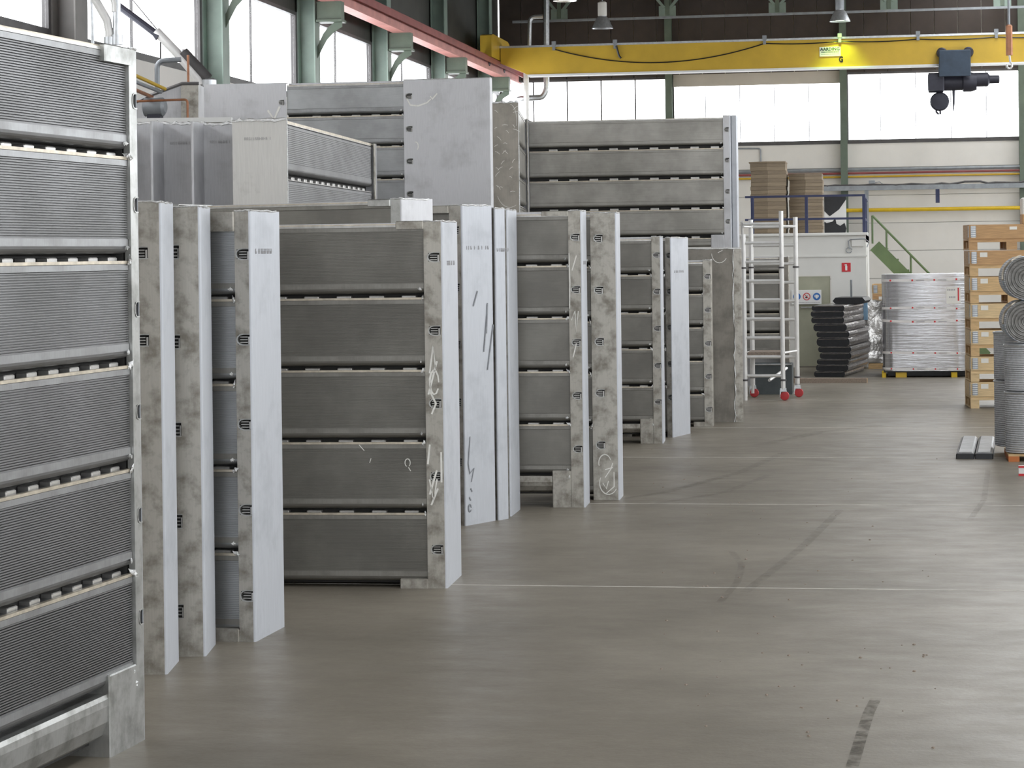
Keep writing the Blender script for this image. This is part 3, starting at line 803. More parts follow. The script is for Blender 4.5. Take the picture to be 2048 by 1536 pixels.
# chalk on the strip of panel 5
strokes(PANELS[5], [[(-.10, 1.42), (-.075, 1.60), (-.06, 1.45)], [(-.11, 1.28), (-.05, 1.5)], [(-.10, 1.30), (-.06, 1.22), (-.09, 1.15)], arc(-.07, 1.36, .03, .08, 0, 330)], .014, 'chalk')
strokes(PANELS[5], [[(-.12, .82), (-.105, .95)], [(-.11, .62), (-.06, .78)], [(-.11, .72), (-.085, .58), (-.06, .72)], [(-.10, .55), (-.055, .66)], [(-.03, .70), (-.03, .90)]], .014, 'chalk')
strokes(PANELS[5], [arc(-.255, .83, .018, .026, -60, 250), [(-.25, .80), (-.235, .775)]], .006, 'chalk')
strokes(PANELS[5], [[(-.58, .95), (-.545, .91)], [(-.50, .86), (-.51, .83)]], .005, 'chalk')
# panel 7 strip
strokes(PANELS[7], [[(-.115, 2.2), (-.11, 1.95), (-.115, 1.72)], [(-.09, 2.05), (-.05, 2.18)], [(-.10, 1.62), (-.07, 1.7), (-.06, 1.52), (-.04, 1.7)], [(-.09, 1.3), (-.06, 1.42)]], .011, 'chalk')
# tick on K and V on its left plate
zK = lambda y: EYE + (511 - y) / (F / 27.2); xK = lambda x: (x - 985) / (F / 27.2)
strokes(PANELS['K'], [[(xK(815), zK(196)), (xK(822), zK(209)), (xK(838), zK(211)), (xK(856), zK(205)), (xK(864), zK(198))],
                      [(xK(863), zK(192)), (xK(867), zK(198)), (xK(877), zK(187))]], .018, 'chalk')
strokes(PANELS['K'], [arc(xK(832), zK(292), .03, .05, 110, -60)], .012, 'chalk')
strokes(PANELS['K'], [[(xK(528), zK(213)), (xK(541), zK(232)), (xK(553), zK(206))]], .03, 'chalk', name='chalk_tick')
# scribbles on M's end plate (plane x = -.012, seen along +x)
def end_strokes(par, polys, wd, m='chalk'):
    b = MB()
    for p in polys: b.stroke(p, wd, 0)
    o = b.build('chalk_mark', m, par); o['kind'] = 'stuff'; o.rotation_euler = (0, 0, -PI / 2); o.location = (-.0135, 0, 0)
rr = random.Random(11); pl = []
for i in range(26):
    u = rr.uniform(-.30, -.04); zc = rr.uniform(2.75, 4.0); a = rr.uniform(-1.0, .9); ln = rr.uniform(.03, .10)
    pl.append([(u, zc), (u + ln * .5 * math.cos(a), zc + ln * .5 * math.sin(a) + .008), (u + ln * math.cos(a), zc + ln * math.sin(a))])
pl += [arc(-.10, 3.0, .16, .22, 200, 300), arc(-.08, 3.86, .08, .2, 90, -20)]
end_strokes(PANELS['M'], pl, .007)
# dark marker strokes on 6's pale side
strokes(PANELS[6], [[(.14, 1.78), (.20, 1.90)], [(.32, 1.55), (.34, 1.80)], [(.28, 1.40), (.33, 1.70)], [(.33, 1.25), (.42, 1.62)]], .016, 'marker', side=True, name='marker_stroke')
strokes(PANELS[6], [[(.07, .72), (.04, .50), (.06, .42), (.12, .46), (.08, .35)], [(.07, .30), (.09, .27)], [(.05, .23), (.07, .20)], arc(.055, .14, .018, .03, 0, 330)], .012, 'marker', side=True, name='marker_stroke')
# casing scribbles
strokes(CASING, [arc(-.28, CASING_H - .06, .10, .12, 180, 330), [(-.30, CASING_H - .05), (-.24, CASING_H - .02)]], .009, 'chalk')
end_codes = ((1, 'L1'), (2, 'L2'), (3, 'L3'))
for _, kx in end_codes:
    o = code(PANELS[kx], -.02, .0, 0, 1); bpy.data.objects.remove(o)
    T_ = .44 if kx == 'L1' else .34
    o = code(PANELS[kx], 0, T_ * .6, 0, 14, .025, m='stamp'); o.rotation_euler = (0, 0, -PI / 2); o.location = (-.0135 if kx == 'L1' else .3665, T_ * .85, 3.22)

# ================================================================== OVERHEAD CRANE
YG = onY(1300, 100, 57).y
YG = 56.6
gz0 = onY(1500, 139, YG).z; gz1 = onY(1500, 84, YG).z
cr = thing('overhead_crane', 'yellow overhead crane girder spanning the far end of the hall', 'crane', (XB, YG, gz0))
gh = gz1 - gz0; xr = XR - .62 - XB
xt = onY(1058, 150, YG).x - XB           # where the taper ends
xs = onY(1003, 100, YG).x - XB
g = MB()
prof = [(xs, gh), (xs, gh * .44), (xt, 0), (xr - 1, 0), (xr - .4, gh * .4), (xr - .4, gh)]
g.prism([(a, b) for a, b in prof], -.16, .16, axis='y'); g.build('girder', 'yellow', cr)
MB().box(xs - .05, xr - .4, -.19, .19, gh, gh + .05).build('top_flange', 'galv', cr)
MB().box(xt, xr - 1, -.20, .20, -.045, 0).build('bottom_flange', 'white', cr)
b = MB(); b.prism([(-1.35, gh + .22), (-1.35, gh * .55), (1.35, gh * .55), (1.35, gh + .22), (1.1, gh + .27), (-1.1, gh + .27)], xs - .30, xs - .02)
b.build('end_carriage', 'yellow', cr)
for yy in (-1.1, 1.1): MB().lathe([(.13, -.05), (.15, -.05), (.15, .05), (.13, .05)], 16, (xs - .16, yy, gh * .55 - .06), 'x').build('carriage_wheel', 'hoist_d', cr)
# festoon cable, clips
cl_x = [onY(v, 90, YG).x - XB for v in (1110, 1232, 1530, 1680, 1836, 1992, 2120)]
sag = [.12, .58, .06, .05, .05, .06]
fc = MB(); pts = []
for i in range(len(cl_x) - 1):
    for j in range(10):
        u = j / 10; pts.append((cl_x[i] + (cl_x[i + 1] - cl_x[i]) * u, -.19, gh - .10 - 4 * sag[i] * u * (1 - u)))
# first sag hangs from clip 1 to clip 3 as one long loop
pts = []
x0, x1 = onY(1110, 95, YG).x - XB, onY(1530, 85, YG).x - XB
for j in range(25): u = j / 24; pts.append((x0 + (x1 - x0) * u, -.19, gh - .06 - 4 * .40 * u * (1 - u)))
for i in range(2, len(cl_x) - 1):
    for j in range(1, 9):
        u = j / 8; pts.append((cl_x[i] + (cl_x[i + 1] - cl_x[i]) * u, -.19, gh - .06 - 4 * .035 * u * (1 - u)))
fc.tube(pts, .014, 5); fc.build('festoon_cable', 'black', cr)
for x in cl_x:
    b = MB(); b.box(x - .035, x + .035, -.23, -.15, gh - .09, gh + .03); b.box(x - .05, x + .05, -.24, -.14, gh + .03, gh + .13)
    b.build('cable_clip', 'grey_pipe', cr)
b = MB(); x = cl_x[1]; b.tube([(x + .03, -.22, gh - .02), (x + .10, -.22, gh - .28), (x + .15, -.22, gh - .33)], .028, 6); b.build('pull_hook', 'black', cr)
sp = onY(1660, 103, YG - .18)
sg = MB(); sg.bbox(-.255, .255, -.012, 0, -.115, .115, .004); sg = sg.build('sign_plate', 'paper', cr, (sp.x - XB, -.165, sp.z - gz0))
text('AARDING', .105, 'text', sg, (0, -.014, .055))
for zz_ in (-.012, -.062):       # two lines of print too small to read
    b = MB(); rr = random.Random(int(zz_ * 1000)); x = -.21
    while x < .20: l = rr.uniform(.012, .03); b.box(x, min(.21, x + l), -.0135, -.012, zz_ - (.014 if zz_ > -.03 else .006), zz_ + (.014 if zz_ > -.03 else .006)); x += l + .007
    b.build('small_print', 'text', sg)['kind'] = 'stuff'
gp = onY(1682, 119, YG - .18)
text('G', .19, 'black', cr, (gp.x - XB, -.166, gp.z - gz0), sx=.75)
# ---- hoist
hp = onY(1909, 150, YG - .05)
hk = F / (hp - O).dot(FWD)
h = thing('electric_hoist', 'dark blue electric hoist hanging under the yellow girder', 'hoist', (hp.x, YG, gz0))
def hx(px): return (px - 1909) / hk
def hz(py): return (139 - 5.5 - py) / hk      # girder underside near y = 133 here
b = MB(); b.bbox(hx(1878), hx(1940), -.48, -.36, hz(160), hz(108), .02); b.build('trolley_plate', 'hoist', h)
b = MB(); b.bbox(hx(1878), hx(1940), .30, .42, hz(160), hz(108), .02); b.build('trolley_plate', 'hoist', h)
MB().box(hx(1890), hx(1930), -.38, .32, hz(160), hz(146)).build('crossbar', 'hoist_d', h)
for px in (1884, 1936):
    MB().lathe([(.10, -.37), (.125, -.34), (.125, -.18), (.10, -.159)], 18, (hx(px), 0, hz(112)), 'y').build('trolley_wheel', 'hoist_d', h)
    MB().lathe([(.10, .37), (.125, .34), (.125, .18), (.10, .159)], 18, (hx(px), 0, hz(112)), 'y').build('trolley_wheel', 'hoist_d', h)
b = MB(); b.lathe([(.18, hx(1856)), (.24, hx(1858)), (.24, hx(1886)), (.20, hx(1888)), (.20, hx(1924)), (.24, hx(1926)), (.24, hx(1940)), (.20, hx(1952))], 20, (0, -.05, hz(170)), 'x'); b.build('drum_housing', 'hoist_d', h)
b = MB(); b.bbox(hx(1857), hx(1888), -.32, .25, hz(187), hz(152), .03); b.build('gear_case', 'hoist_d', h)
b = MB(); b.lathe([(.17, hx(1948)), (.17, hx(1974)), (.10, hx(1978)), (.10, hx(1996)), (.07, hx(1997))], 16, (0, -.05, hz(166)), 'x'); b.build('motor', 'hoist_d', h)
hb = MB(); hb.lathe([(.08, -.10), (.20, -.09), (.23, -.05), (.23, .05), (.20, .09), (.08, .10)], 20, (hx(1879), -.05, hz(208)), 'y'); hb.build('hook_block', 'hoist_d', h)
MB().tube([(hx(1878), -.05, hz(195)), (hx(1878), -.05, hz(172))], .03, 6).build('rope', 'hoist_d', h)
b = MB(); b.tube([(hx(1879), -.05, hz(218))] + [(hx(1879) + .085 * math.sin(a), -.05, hz(225) - .06 - .085 * math.cos(a) + .05) for a in (0.2, -.5, -1.2, -1.9, -2.4)], .028, 6); b.build('hook', 'hoist_d', h)
MB().tube([(hx(1907), -.05, hz(180)), (hx(1907), -.05, hz(208)), (hx(1906), -.05, hz(232))], [.04, .03, .008], 6).build('rope_guide', 'hoist_d', h)
# ---- hanging hook chain at the upper right
hp = at(2018, 60, 30.0)
t = thing('hanging_hook', 'slender orange and grey hook block hanging from a chain above the hoist', 'hook', hp)
MB().tube([(0, 0, -.05), (0, 0, ZR - hp.z)], .018, 6).build('chain', 'grey_pipe', t)
b = MB(); b.bbox(-.042, .042, -.04, .04, -.33, .07, .02); b.build('block', 'rust', t)
b = MB(); b.tube([(-.02, 0, .05), (.03, 0, -.25)], .018, 6); b.build('strap', 'orange', t)
b = MB(); b.tube([(0, 0, -.32)] + [(.035 * math.sin(a), 0, -.46 - .045 * math.cos(a)) for a in (2.8, 2.0, 1.2, .4, -.4, -1.2, -1.8)], .015, 6); b.build('hook', 'alu', t)

# ---- truss along the far wall
TY = 59.6
def tp(x, y): return onY(x, y, TY)
zc = tp(1500, 30).z
tr = thing('roof_truss', 'green steel truss with V braces above the crane, against dark cladding', 'truss', (0, TY, zc))
MB().box(XL + .5, XR - .5, -.03, .03, -.03, .03).build('bottom_chord', 'grey_pipe', tr)
xn = [tp(v, 30).x for v in (905, 1120, 1338, 1558, 1780, 2005)]; dx = (xn[-1] - xn[0]) / 5
MB().box(XL + .5, XR - .5, -.06, .06, 1.30, 1.45).build('top_chord', 'green', tr)
for k in range(-1, 9):
    x = xn[0] + dx * k
    if x < XL + .6 or x > XR - .6: continue
    MB().box(x - .22, x + .22, -.015, .015, .02, .30).build('gusset', 'green_l', tr)
    MB().box(x - .05, x + .05, -.03, .03, .05, 1.32).build('post', 'green', tr)
    MB().beam((x - .08, .0, .25), (x - dx * .33, .0, 1.32), .07, .07).build('brace', 'green_l', tr)
    MB().beam((x + .08, .0, .25), (x + dx * .33, .0, 1.32), .07, .07).build('brace', 'green_l', tr)
# ---- high-bay lamps
def lamp(px, py, depth, wpx, label, lit, colour, power, body='galv'):
    p = at(px, py, depth); k = F / depth; r = wpx / 2 / k
    t = thing('highbay_lamp', label, 'lamp', p, 0, 'high-bay lamps under the roof')
    b = MB(); b.lathe([(r, 0), (r * .97, .02), (r * .62, r * .85), (r * .40, r * 1.1), (r * .40, r * 1.2)], 24)
    b.f = b.f[:-2]; b.build('reflector', body, t)
    b = MB(); b.lathe([(r * .40, r * 1.15), (r * .42, r * 1.2), (r * .42, r * 2.4), (r * .30, r * 2.5)], 18); b.build('gear_housing', 'grey_pipe' if lit else 'paper', t)
    MB().tube([(0, 0, r * 2.5), (0, 0, ZR - p.z)], .02, 6).build('drop_rod', 'grey_pipe', t)
    b = MB(); b.lathe([(r * .12, .06), (r * .86, .04), (r * .88, .05), (r * .12, .10)], 20); b.build('lens', lit or 'frame_dark', t)
    if power:
        l = bpy.data.lights.new('lamp_light', 'SPOT'); l.energy = power; l.color = colour; l.spot_size = math.radians(88); l.spot_blend = .7; l.shadow_soft_size = .12
        lo = bpy.data.objects.new('lamp_light', l); COL.objects.link(lo); lo.parent = t; lo.location = (0, 0, -.02)
lamp(1680, 43, 55.55, 42, 'lit lamp glowing greenish directly above the crane letter', 'bulb', (.62, 1.0, .12), 150)
lamp(1205, 57, 57.0, 43, 'unlit grey lamp with a pale housing, above the left part of the crane', None, None, 0)
lamp(1130, 2, 47.0, 48, 'warm lit lamp cut by the top edge of the picture', 'bulb_warm', (1, .85, .6), 120)

# ================================================================== PIPES in the far corner and ducts at the window wall
def pipe(name, label, cat, pts, r, mat, group=None, n=10):
    pts = [Vector(p) for p in pts]; o = pts[0].copy(); q = []
    for i, p in enumerate(pts):            # round the corners
        if 0 < i < len(pts) - 1:
            a = (pts[i - 1] - p); b = (pts[i + 1] - p); la = min(a.length, b.length) * .4; la = min(la, r * 3)
            A = p + a.normalized() * la; B2 = p + b.normalized() * la
            for k in range(5): u = k / 4; q.append((A * (1 - u) ** 2 + p * 2 * u * (1 - u) + B2 * u ** 2) - o)
        else: q.append(p - o)
    b = MB(); b.tube(q, r, n); ob = b.build(name, mat, None, o); return tag(ob, label, cat, group)
D = 59.0
pipe('drain_pipe', 'silver pipe with a double bend behind the crane end, near the hall corner', 'pipe',
     [at(1093, -60, D), at(1093, 180, D), at(1085, 195, D), at(1040, 197, D), at(1036, 200, D + .8)], .075, 'galv')
pipe('drain_pipe', 'silver pipe bent like a hook above the crane end', 'pipe', [at(1086, 33, D - .3), at(1060, 34, D - .3), at(1057, 140, D - .3)], .055, 'galv')
pipe('down_pipe', 'white vertical pipe in front of the first far window', 'pipe', [at(1052, 130, 58.2), at(1059, 681, 58.2)], .07, 'alu')
# rails and pipes on the far wall
def wallrun(name, label, cat, y0, r, mat, xa=1010, xb=2100, off=.12, box=False):
    a, b2 = onY(xa, y0, YF - off), onY(xb, y0, YF - off); z = onY(1690, y0, YF - off).z
    if box: o = MB().box(0, b2.x - a.x, -r, r, -r, r).build(name, mat, None, (a.x, YF - off, z))
    else: o = MB().tube([(0, 0, 0), (b2.x - a.x, 0, 0)], r, 8).build(name, mat, None, (a.x, YF - off, z))
    return tag(o, label, cat)
wallrun('wall_pipe', 'grey pipe, highest of the runs on the far wall', 'pipe', 340, .045, 'grey_pipe')
wallrun('wall_pipe', 'thin dark red pipe just under the highest grey one', 'pipe', 347, .028, 'red')
wallrun('wall_pipe', 'thin ochre pipe under the dark red one', 'pipe', 354, .026, 'yellow')
ct = thing('cable_tray', 'grey cable tray crossing the far wall at mid height', 'cable tray', onY(1640, 377, YF - .46))
ln = onY(2100, 377, YF - .46).x - onY(1640, 377, YF - .46).x
MB().box(-.3, ln, -.10, .10, -.07, .05).build('tray', 'grey_pipe', ct)
rr = random.Random(2); b = MB(); b.tube([(ln * i / 30, -.06 + rr.uniform(-.02, .02), .06 + (.05 if i in (19, 20, 21, 27, 28, 29) else rr.uniform(-.01, .02))) for i in range(31)], .03, 6); b.build('cables', 'frame_dark', ct)
for px in (1733, 1875): 
    x = onY(px, 380, YF - .46).x - ct.location.x; MB().box(x - .05, x + .05, -.06, .06, -.42 if px > 1800 else -2.2, -.07).build('tray_bracket', 'blue' if px > 1800 else 'grey_pipe', ct)
jb = onY(1743, 365, YF - .46)
jb.z = ct.location.z + .095
t = thing('junction_box', 'small grey junction box with a tail of cable on the tray', 'junction box', jb)
MB().bbox(-.07, .09, -.05, .05, -.04, .09, .01).build('box_body', 'grey_pipe', t)
MB().tube([(.09, 0, .03), (.2, 0, .05), (.3, 0, -.02)], .012, 6).build('cable_tail', 'grey_pipe', t)
yp = wallrun('gas_pipe', 'bright yellow horizontal pipe on the far wall above the stairs', 'pipe', 421, .05, 'yplastic', 1693, 2100, .34)
pipe('conduit', 'thin conduit bent down from the window sill at the panel edge', 'conduit', [onY(1470, 297, YF - .022), onY(1521, 297, YF - .022), onY(1522, 330, YF - .022)], .02, 'grey_pipe')
# ducts by the tallest panel
dt = thing('extraction_arm', 'long silver tube slanting down with a black bracket, before the windows', 'extraction arm', at(345, 80, 31.0))
o0 = dt.location
P_ = lambda x, y, d=31.0: at(x, y, d) - o0
MB().tube([P_(232, 8), P_(270, 36), P_(310, 66), P_(318, 74)], [.05, .05, .05, .065], 10).build('tube_section', 'hoist_d', dt)
MB().tube([P_(312, 62), P_(356, 108), P_(398, 158), P_(402, 170)], .062, 12).build('tube_section', 'alu', dt)
MB().tube([P_(366, 104), P_(416, 158)], .075, 12).build('bracket_arm', 'frame_dark', dt)
MB().tube([P_(360, 110), P_(366, 102), P_(378, 104)], .03, 8).build('joint', 'galv', dt)
b = MB(); b.lathe([(.08, -.06), (.10, -.04), (.10, .04), (.07, .06)], 14, tuple(P_(418, 166)), 'z'); b.build('swivel_base', 'galv', dt)
MB().tube([P_(262, -4), P_(315, 60)], .008, 6).build('cable', 'frame_dark', dt)
MB().tube([P_(321, 84), P_(321, 118)], .012, 6).build('cable', 'frame_dark', dt)
dd = thing('ventilation_duct', 'silver round ducts joining above the corner of the tallest panel', 'duct', at(228, 60, 23.0)); o1 = dd.location
P_ = lambda x, y, d=23.0: at(x, y, d) - o1
MB().tube([P_(234, -12), P_(233, 72), P_(232, 130)], .038, 12).build('vertical_duct', 'galv', dd)
MB().tube([P_(184, -12), P_(214, 40), P_(219, 66), P_(219, 130)], .042, 12).build('slanting_duct', 'alu', dd)
MB().tube([P_(225, -12, 23.0), P_(231, 8), P_(231, 24)], .04, 12).build('branch_duct', 'alu', dd)
MB().lathe([(.052, -.05), (.058, -.05), (.058, .05), (.052, .05)], 14, tuple(P_(234, 80))).build('collar', 'galv', dd)
MB().lathe([(.052, -.05), (.058, -.05), (.058, .05), (.052, .05)], 14, tuple(P_(219, 84))).build('collar', 'galv', dd)
pipe('power_lead', 'thin pale vertical tube left of the silver ducts', 'tube', [at(181, -20, 27), at(187, 120, 27)], .02, 'galv')
# machine corner between the windows and the end-on panels
cb = thing('steel_cabinet', 'low sheet steel enclosure with a slanted left shoulder, behind the end-on panels', 'enclosure', at(330, 240, 27.8))
o2 = cb.location; k = F / 27.8
P_ = lambda x, y, d=27.8: at(x, y, d) - o2
def slab(pts, thick, name, mat, par):
    """polygon of points given a thickness along the hall"""
    b = MB(); n = len(pts); vs = [Vector(p) for p in pts] + [Vector(p) + Vector((-sT, cT, 0)) * thick for p in pts]
    b.add(vs, [tuple(range(n)), tuple(reversed(range(n, 2 * n)))] + [(i, (i + 1) % n, n + (i + 1) % n, n + i) for i in range(n)])
    return b.build(name, mat, par)
slab([P_(270, 876), P_(396, 874), P_(396, 168), P_(365, 167), P_(300, 190), P_(270, 200)], .6, 'enclosure_front', 'plate', cb)
slab([P_(362, 874, 27.7), P_(396, 874, 27.7), P_(396, 166, 27.7), P_(362, 166, 27.7)], .05, 'corner_post', 'strip', cb)
MB().tube([P_(268, 206, 27.7), P_(300, 191, 27.7), P_(365, 167, 27.7), P_(398, 167, 27.7)], .022, 6).build('rolled_edge', 'flange', cb)
mt = thing('electric_motor', 'small dark round motor tucked under the slanted enclosure', 'motor', at(310, 214, 27.0))
b = MB(); b.lathe([(.06, -.14), (.11, -.12), (.11, .10), (.07, .13)], 16, (0, 0, 0), 'x'); b.build('motor_body', 'grey_pipe', mt)
MB().box(-.08, .08, -.06, .06, -.16, -.09).build('motor_foot', 'hoist_d', mt)
MB().box(-.03, .03, -.02, .02, -mt.location.z, -.14).build('motor_post', 'grey_pipe', mt)
pipe('copper_pipe', 'thin copper pipe bent in a rectangle under the slanted enclosure', 'pipe', [at(262, 203, 26.8), at(375, 199, 26.8), at(383, 891, 26.8)], .014, 'rust')
pipe('copper_pipe', 'thin rusty pipe standing against the cream wall left of the green column', 'pipe', [at(376, 110, 30.5), at(385, 846, 30.5)], .016, 'rust')
pipe('grey_pipe', 'thick dark bent pipe on the cream wall beneath the silver tube', 'pipe', [at(322, 852, 30.0), at(314, 122, 30.0), at(362, 119, 30.0)], .034, 'grey_pipe')
for i, (m_, a, b2, lab) in enumerate((('yellow', (262, 147), (330, 178), 'ochre pipe descending beside the tallest panel'), ('grey_pipe', (262, 160), (322, 184), 'grey pipe under the ochre one beside the tallest panel'),
                                      ('rust', (262, 176), (304, 194), 'brown pipe, lowest of the slanting bundle beside the tallest panel'))):
    pipe('pipe_run', lab, 'pipe', [at(*a, 26.4), at(*b2, 27.3)], .022, m_)
p0, p1 = at(262, 233, 20.9), at(464, 236, 20.9); p0.z = p1.z = PANELS['L4'].location.z + EYE + (514 - 237) / (F / 20.36) + .026
bar = MB().beam((0, 0, 0), p1 - p0, .10, .045).build('steel_bar', 'white', None, p0)
tag(bar, 'pale flat bar lying over the tops of the shaded end plates', 'bar')

# ================================================================== LADDER TOWER
ZT = 34.0; kT = F / ZT
pg = onZ(1490, 801); BT = Vector((pg.x, pg.y, 0))
t = thing('scaffold_tower', 'aluminium ladder tower on red castors beside the white block', 'scaffold', BT, math.radians(0))
def tz(y): return (801 - y) / kT
def frame_(px0, px1, y_top0, y_top1, yoff, y_r, rbot, thick=.028):
    x0, x1 = (px0 - 1490) / kT, (px1 - 1490) / kT
    MB().tube([(x0, yoff, .06), (x0, yoff, tz(y_top0))], thick, 10).build('upright', 'alu', t)
    MB().tube([(x1, yoff, rbot), (x1, yoff, tz(y_top1))], thick, 10).build('upright', 'alu', t)
    for y in y_r: MB().tube([(x0, yoff, tz(y)), (x1, yoff, tz(y))], .023, 8).build('rung', 'alu', t)
    return x0, x1
ysr = [450 + 37.75 * i for i in range(9)]
xa, xb = frame_(1491, 1566, 470, 425, 0, [y for y in ysr if y < 760], .16, .034)
xc, xd = frame_(1500, 1590, 440, 436, .75, [y + 5 for y in ysr[:-1]], .20, .036)
for x, y0 in ((xa, 0), (xb, 0), (xc, .75), (xd, .75)):
    for zz0 in (.30, 1.95): MB().lathe([(.042, -.012), (.048, -.012), (.048, .012), (.042, .012)], 12, (x, y0, zz0)).build('lock_ring', 'frame_dark', t)
MB().tube([(xa, 0, 0), (xa, 0, .07)], .03, 8).build('foot_end', 'alu', t)
for x, y0 in ((xb, 0), (xd, .75), (xc, .75)):
    c = MB(); c.tube([(x, y0, .30), (x, y0, .17)], .03, 8); c.box(x - .045, x + .045, y0 - .03, y0 + .03, .13, .18); c.box(x - .05, x - .035, y0 - .02, y0 + .02, .05, .15); c.box(x + .035, x + .05, y0 - .02, y0 + .02, .05, .15)
    co = c.build('castor', 'galv', t)
    w_ = MB(); w_.lathe([(.03, -.025), (.062, -.023), (.068, -.012), (.068, .012), (.062, .023), (.03, .025)], 18, (x + .02, y0, .068), 'y'); w_.build('castor_wheel', 'redwheel', co)
for z in (tz(707), tz(455)): 
    for x in ((xa + xc) / 2, (xb + xd) / 2): MB().tube([(xa if x < .2 else xb, 0, z), (xc if x < .2 else xd, .75, z)], .016, 8).build('side_rail', 'alu', t)
MB().bbox(xa + .04, xb - .04, .03, .72, tz(712), tz(705), .008).build('platform', 'timber', t)
MB().tube([(xa + .35, .02, tz(764) + .02), (xb + .02, .73, tz(742))], .022, 8).build('brace', 'alu', t)
MB().tube([(xa - .02, 0, tz(445)), (xa - .02, .1, tz(470)), (xa + .02, .02, tz(480))], .02, 8).build('hinge_bar', 'alu', t)
gb = onZ(1500, 792); k = F / (gb - O).dot(FWD)
t = thing('steel_bin', 'dark grey steel box on the floor under the ladder tower', 'box', (gb.x, gb.y + .35, 0))
b = MB(); b.prism([(-.02, .46), (.0, 0), (.55, 0), (.57, .46), (.54, .46), (.52, .03), (.03, .03), (.02, .46)], 0, .62, axis='x'); b.build('bin_shell', 'bin', t)
for xx in (0, .60): MB().box(xx, xx + .02, 0, .55, .02, .46).build('bin_end', 'bin', t)
b = MB(); b.tube([(0, -.03, .46), (.62, -.03, .46)], .014, 6); b.build('rim', 'galv', t)

# ================================================================== WHITE BLOCK with door, signs, gallery
ZRm = 43.0
pr = at(1735, 737, ZRm); rY = pr.y; rX1 = pr.x; k = F / ZRm
rX0 = at(1470, 737, ZRm).x - 1.2
rH = onY(1650, 469, rY).z
dx0, dx1 = onY(1590, 640, rY).x, onY(1663, 640, rY).x; dz1 = onY(1620, 551, rY).z
bl = thing('office_block', 'low white masonry block with a door, built into the hall', 'building', (rX0, rY, 0))
ww = rX1 - rX0; a0, a1 = dx0 - rX0, dx1 - rX0
f = MB(); f.box(0, a0, 0, .15, 0, rH); f.box(a1, ww, 0, .15, 0, rH); f.box(a0, a1, 0, .15, dz1, rH); f.build('front_wall', 'room_white', bl)
MB().box(ww - .15, ww, .15, 6.5, 0, rH).build('side_wall', 'room_white', bl)
MB().box(0, .15, .15, 6.5, 0, rH).build('side_wall', 'room_white', bl)
MB().box(-.0, ww, 0.15, 6.5, rH - .15, rH - .01).build('roof_slab', 'room_white', bl)
zl = onY(1700, 512, rY).z; MB().box(0, ww + .02, -.02, .0, zl - .015, zl + .02).build('ledge', 'room_white', bl)
MB().bbox(-.05, ww + .05, -.06, .12, rH - .02, rH + .03, .015).build('coping', 'room_white', bl)
do = MB(); do.box(a0 + .02, a1 - .02, .03, .08, .02, dz1 - .02); do = do.build('door_leaf', 'door', bl)
MB().box(a0, a1, .0, .12, 0, .02).build('door_threshold', 'kerb', bl)
hn = onY(1608, 615, rY).x - rX0; hzv = onY(1608, 615, rY).z
MB().tube([(a0 + .12, .0, hzv), (a0 + .12, -.03, hzv), (a0 + .45, -.03, hzv), (a0 + .45, -.01, hzv)], .014, 6).build('door_handle', 'galv', do)
# safety sign on the door
s0 = onY(1591, 580, rY); s1 = onY(1643, 608, rY)
sgn = MB(); sx0_, sx1_ = onY(1583, 580, rY).x, s1.x
cxs = (sx0_ + sx1_) / 2; czs = (s0.z + s1.z) / 2; hw = (sx1_ - sx0_) / 2; hh = (s0.z - s1.z) / 2
sg = thing('safety_sign', 'white sign with three round pictograms in blue, red and blue on the olive door', 'sign', (cxs, rY - .026, czs))
MB().bbox(-hw, hw, -.012, .004, -hh, hh, .003).build('sign_board', 'white', sg)
def disc(r, x, z, y, mat, par, name, n=24): return MB().lathe([(r, y), (r, y + .003)], n, (x, 0, z), 'y').build(name, mat, par)
for i, px in enumerate((1594, 1613.5, 1633.5)):
    x = onY(px, 593, rY).x - cxs; z = onY(px, 593, rY).z - czs; r = .070
    if i == 1:
        ring = MB(); n = 24; vs = []
        for k_ in range(n):
            a = 2 * PI * k_ / n
            for rr_ in (r, r * .80): vs += [(x + rr_ * math.cos(a), -.016, z + rr_ * math.sin(a)), (x + rr_ * math.cos(a), -.012, z + rr_ * math.sin(a))]
        fs = []
        for k_ in range(n):
            a, b2 = 4 * k_, 4 * ((k_ + 1) % n); fs += [(a, a + 2, b2 + 2, b2), (a, b2, b2 + 1, a + 1), (a + 2, a + 3, b2 + 3, b2 + 2)]
        ro = ring.add(vs, fs).build('prohibition_ring', 'signred', sg)
        b = MB(); b.beam((x - r * .6, -.015, z + r * .6), (x + r * .6, -.015, z - r * .6), .004, .012); b.build('prohibition_bar', 'signred', ro)
        b = MB(); b.box(x - .025, x + .008, -.015, -.012, z - .03, z - .004); b.box(x + .004, x + .012, -.015, -.012, z - .02, z + .025); b.build('pictogram', 'black', ro)
    else:
        ds = disc(r, x, z, -.016, 'signblue', sg, 'mandatory_disc')
        b = MB()
        if i == 0: b.box(x - .05, x + .03, -.0185, -.016, z - .012, z + .012); b.box(x - .05, x - .02, -.0185, -.016, z - .03, z + .03)
        else:
            b.prism([(x - .026, z + .012), (x - .018, z + .036), (x + .018, z + .036), (x + .026, z + .012), (x + .022, z - .022), (x, z - .042), (x - .022, z - .022)], -.0185, -.016, axis='y')
            b.box(x - .040, x - .028, -.0185, -.016, z - .012, z + .026); b.box(x + .028, x + .040, -.0185, -.016, z - .012, z + .026)
        b.build('pictogram', 'white', ds)
b = MB(); rr = random.Random(4); x = -hw * .95
while x < hw * .9: l = rr.uniform(.012, .03); b.box(x, x + l, -.0135, -.012, -hh * .80, -hh * .72); x += l + .006
b.build('small_print', 'stamp', sg)
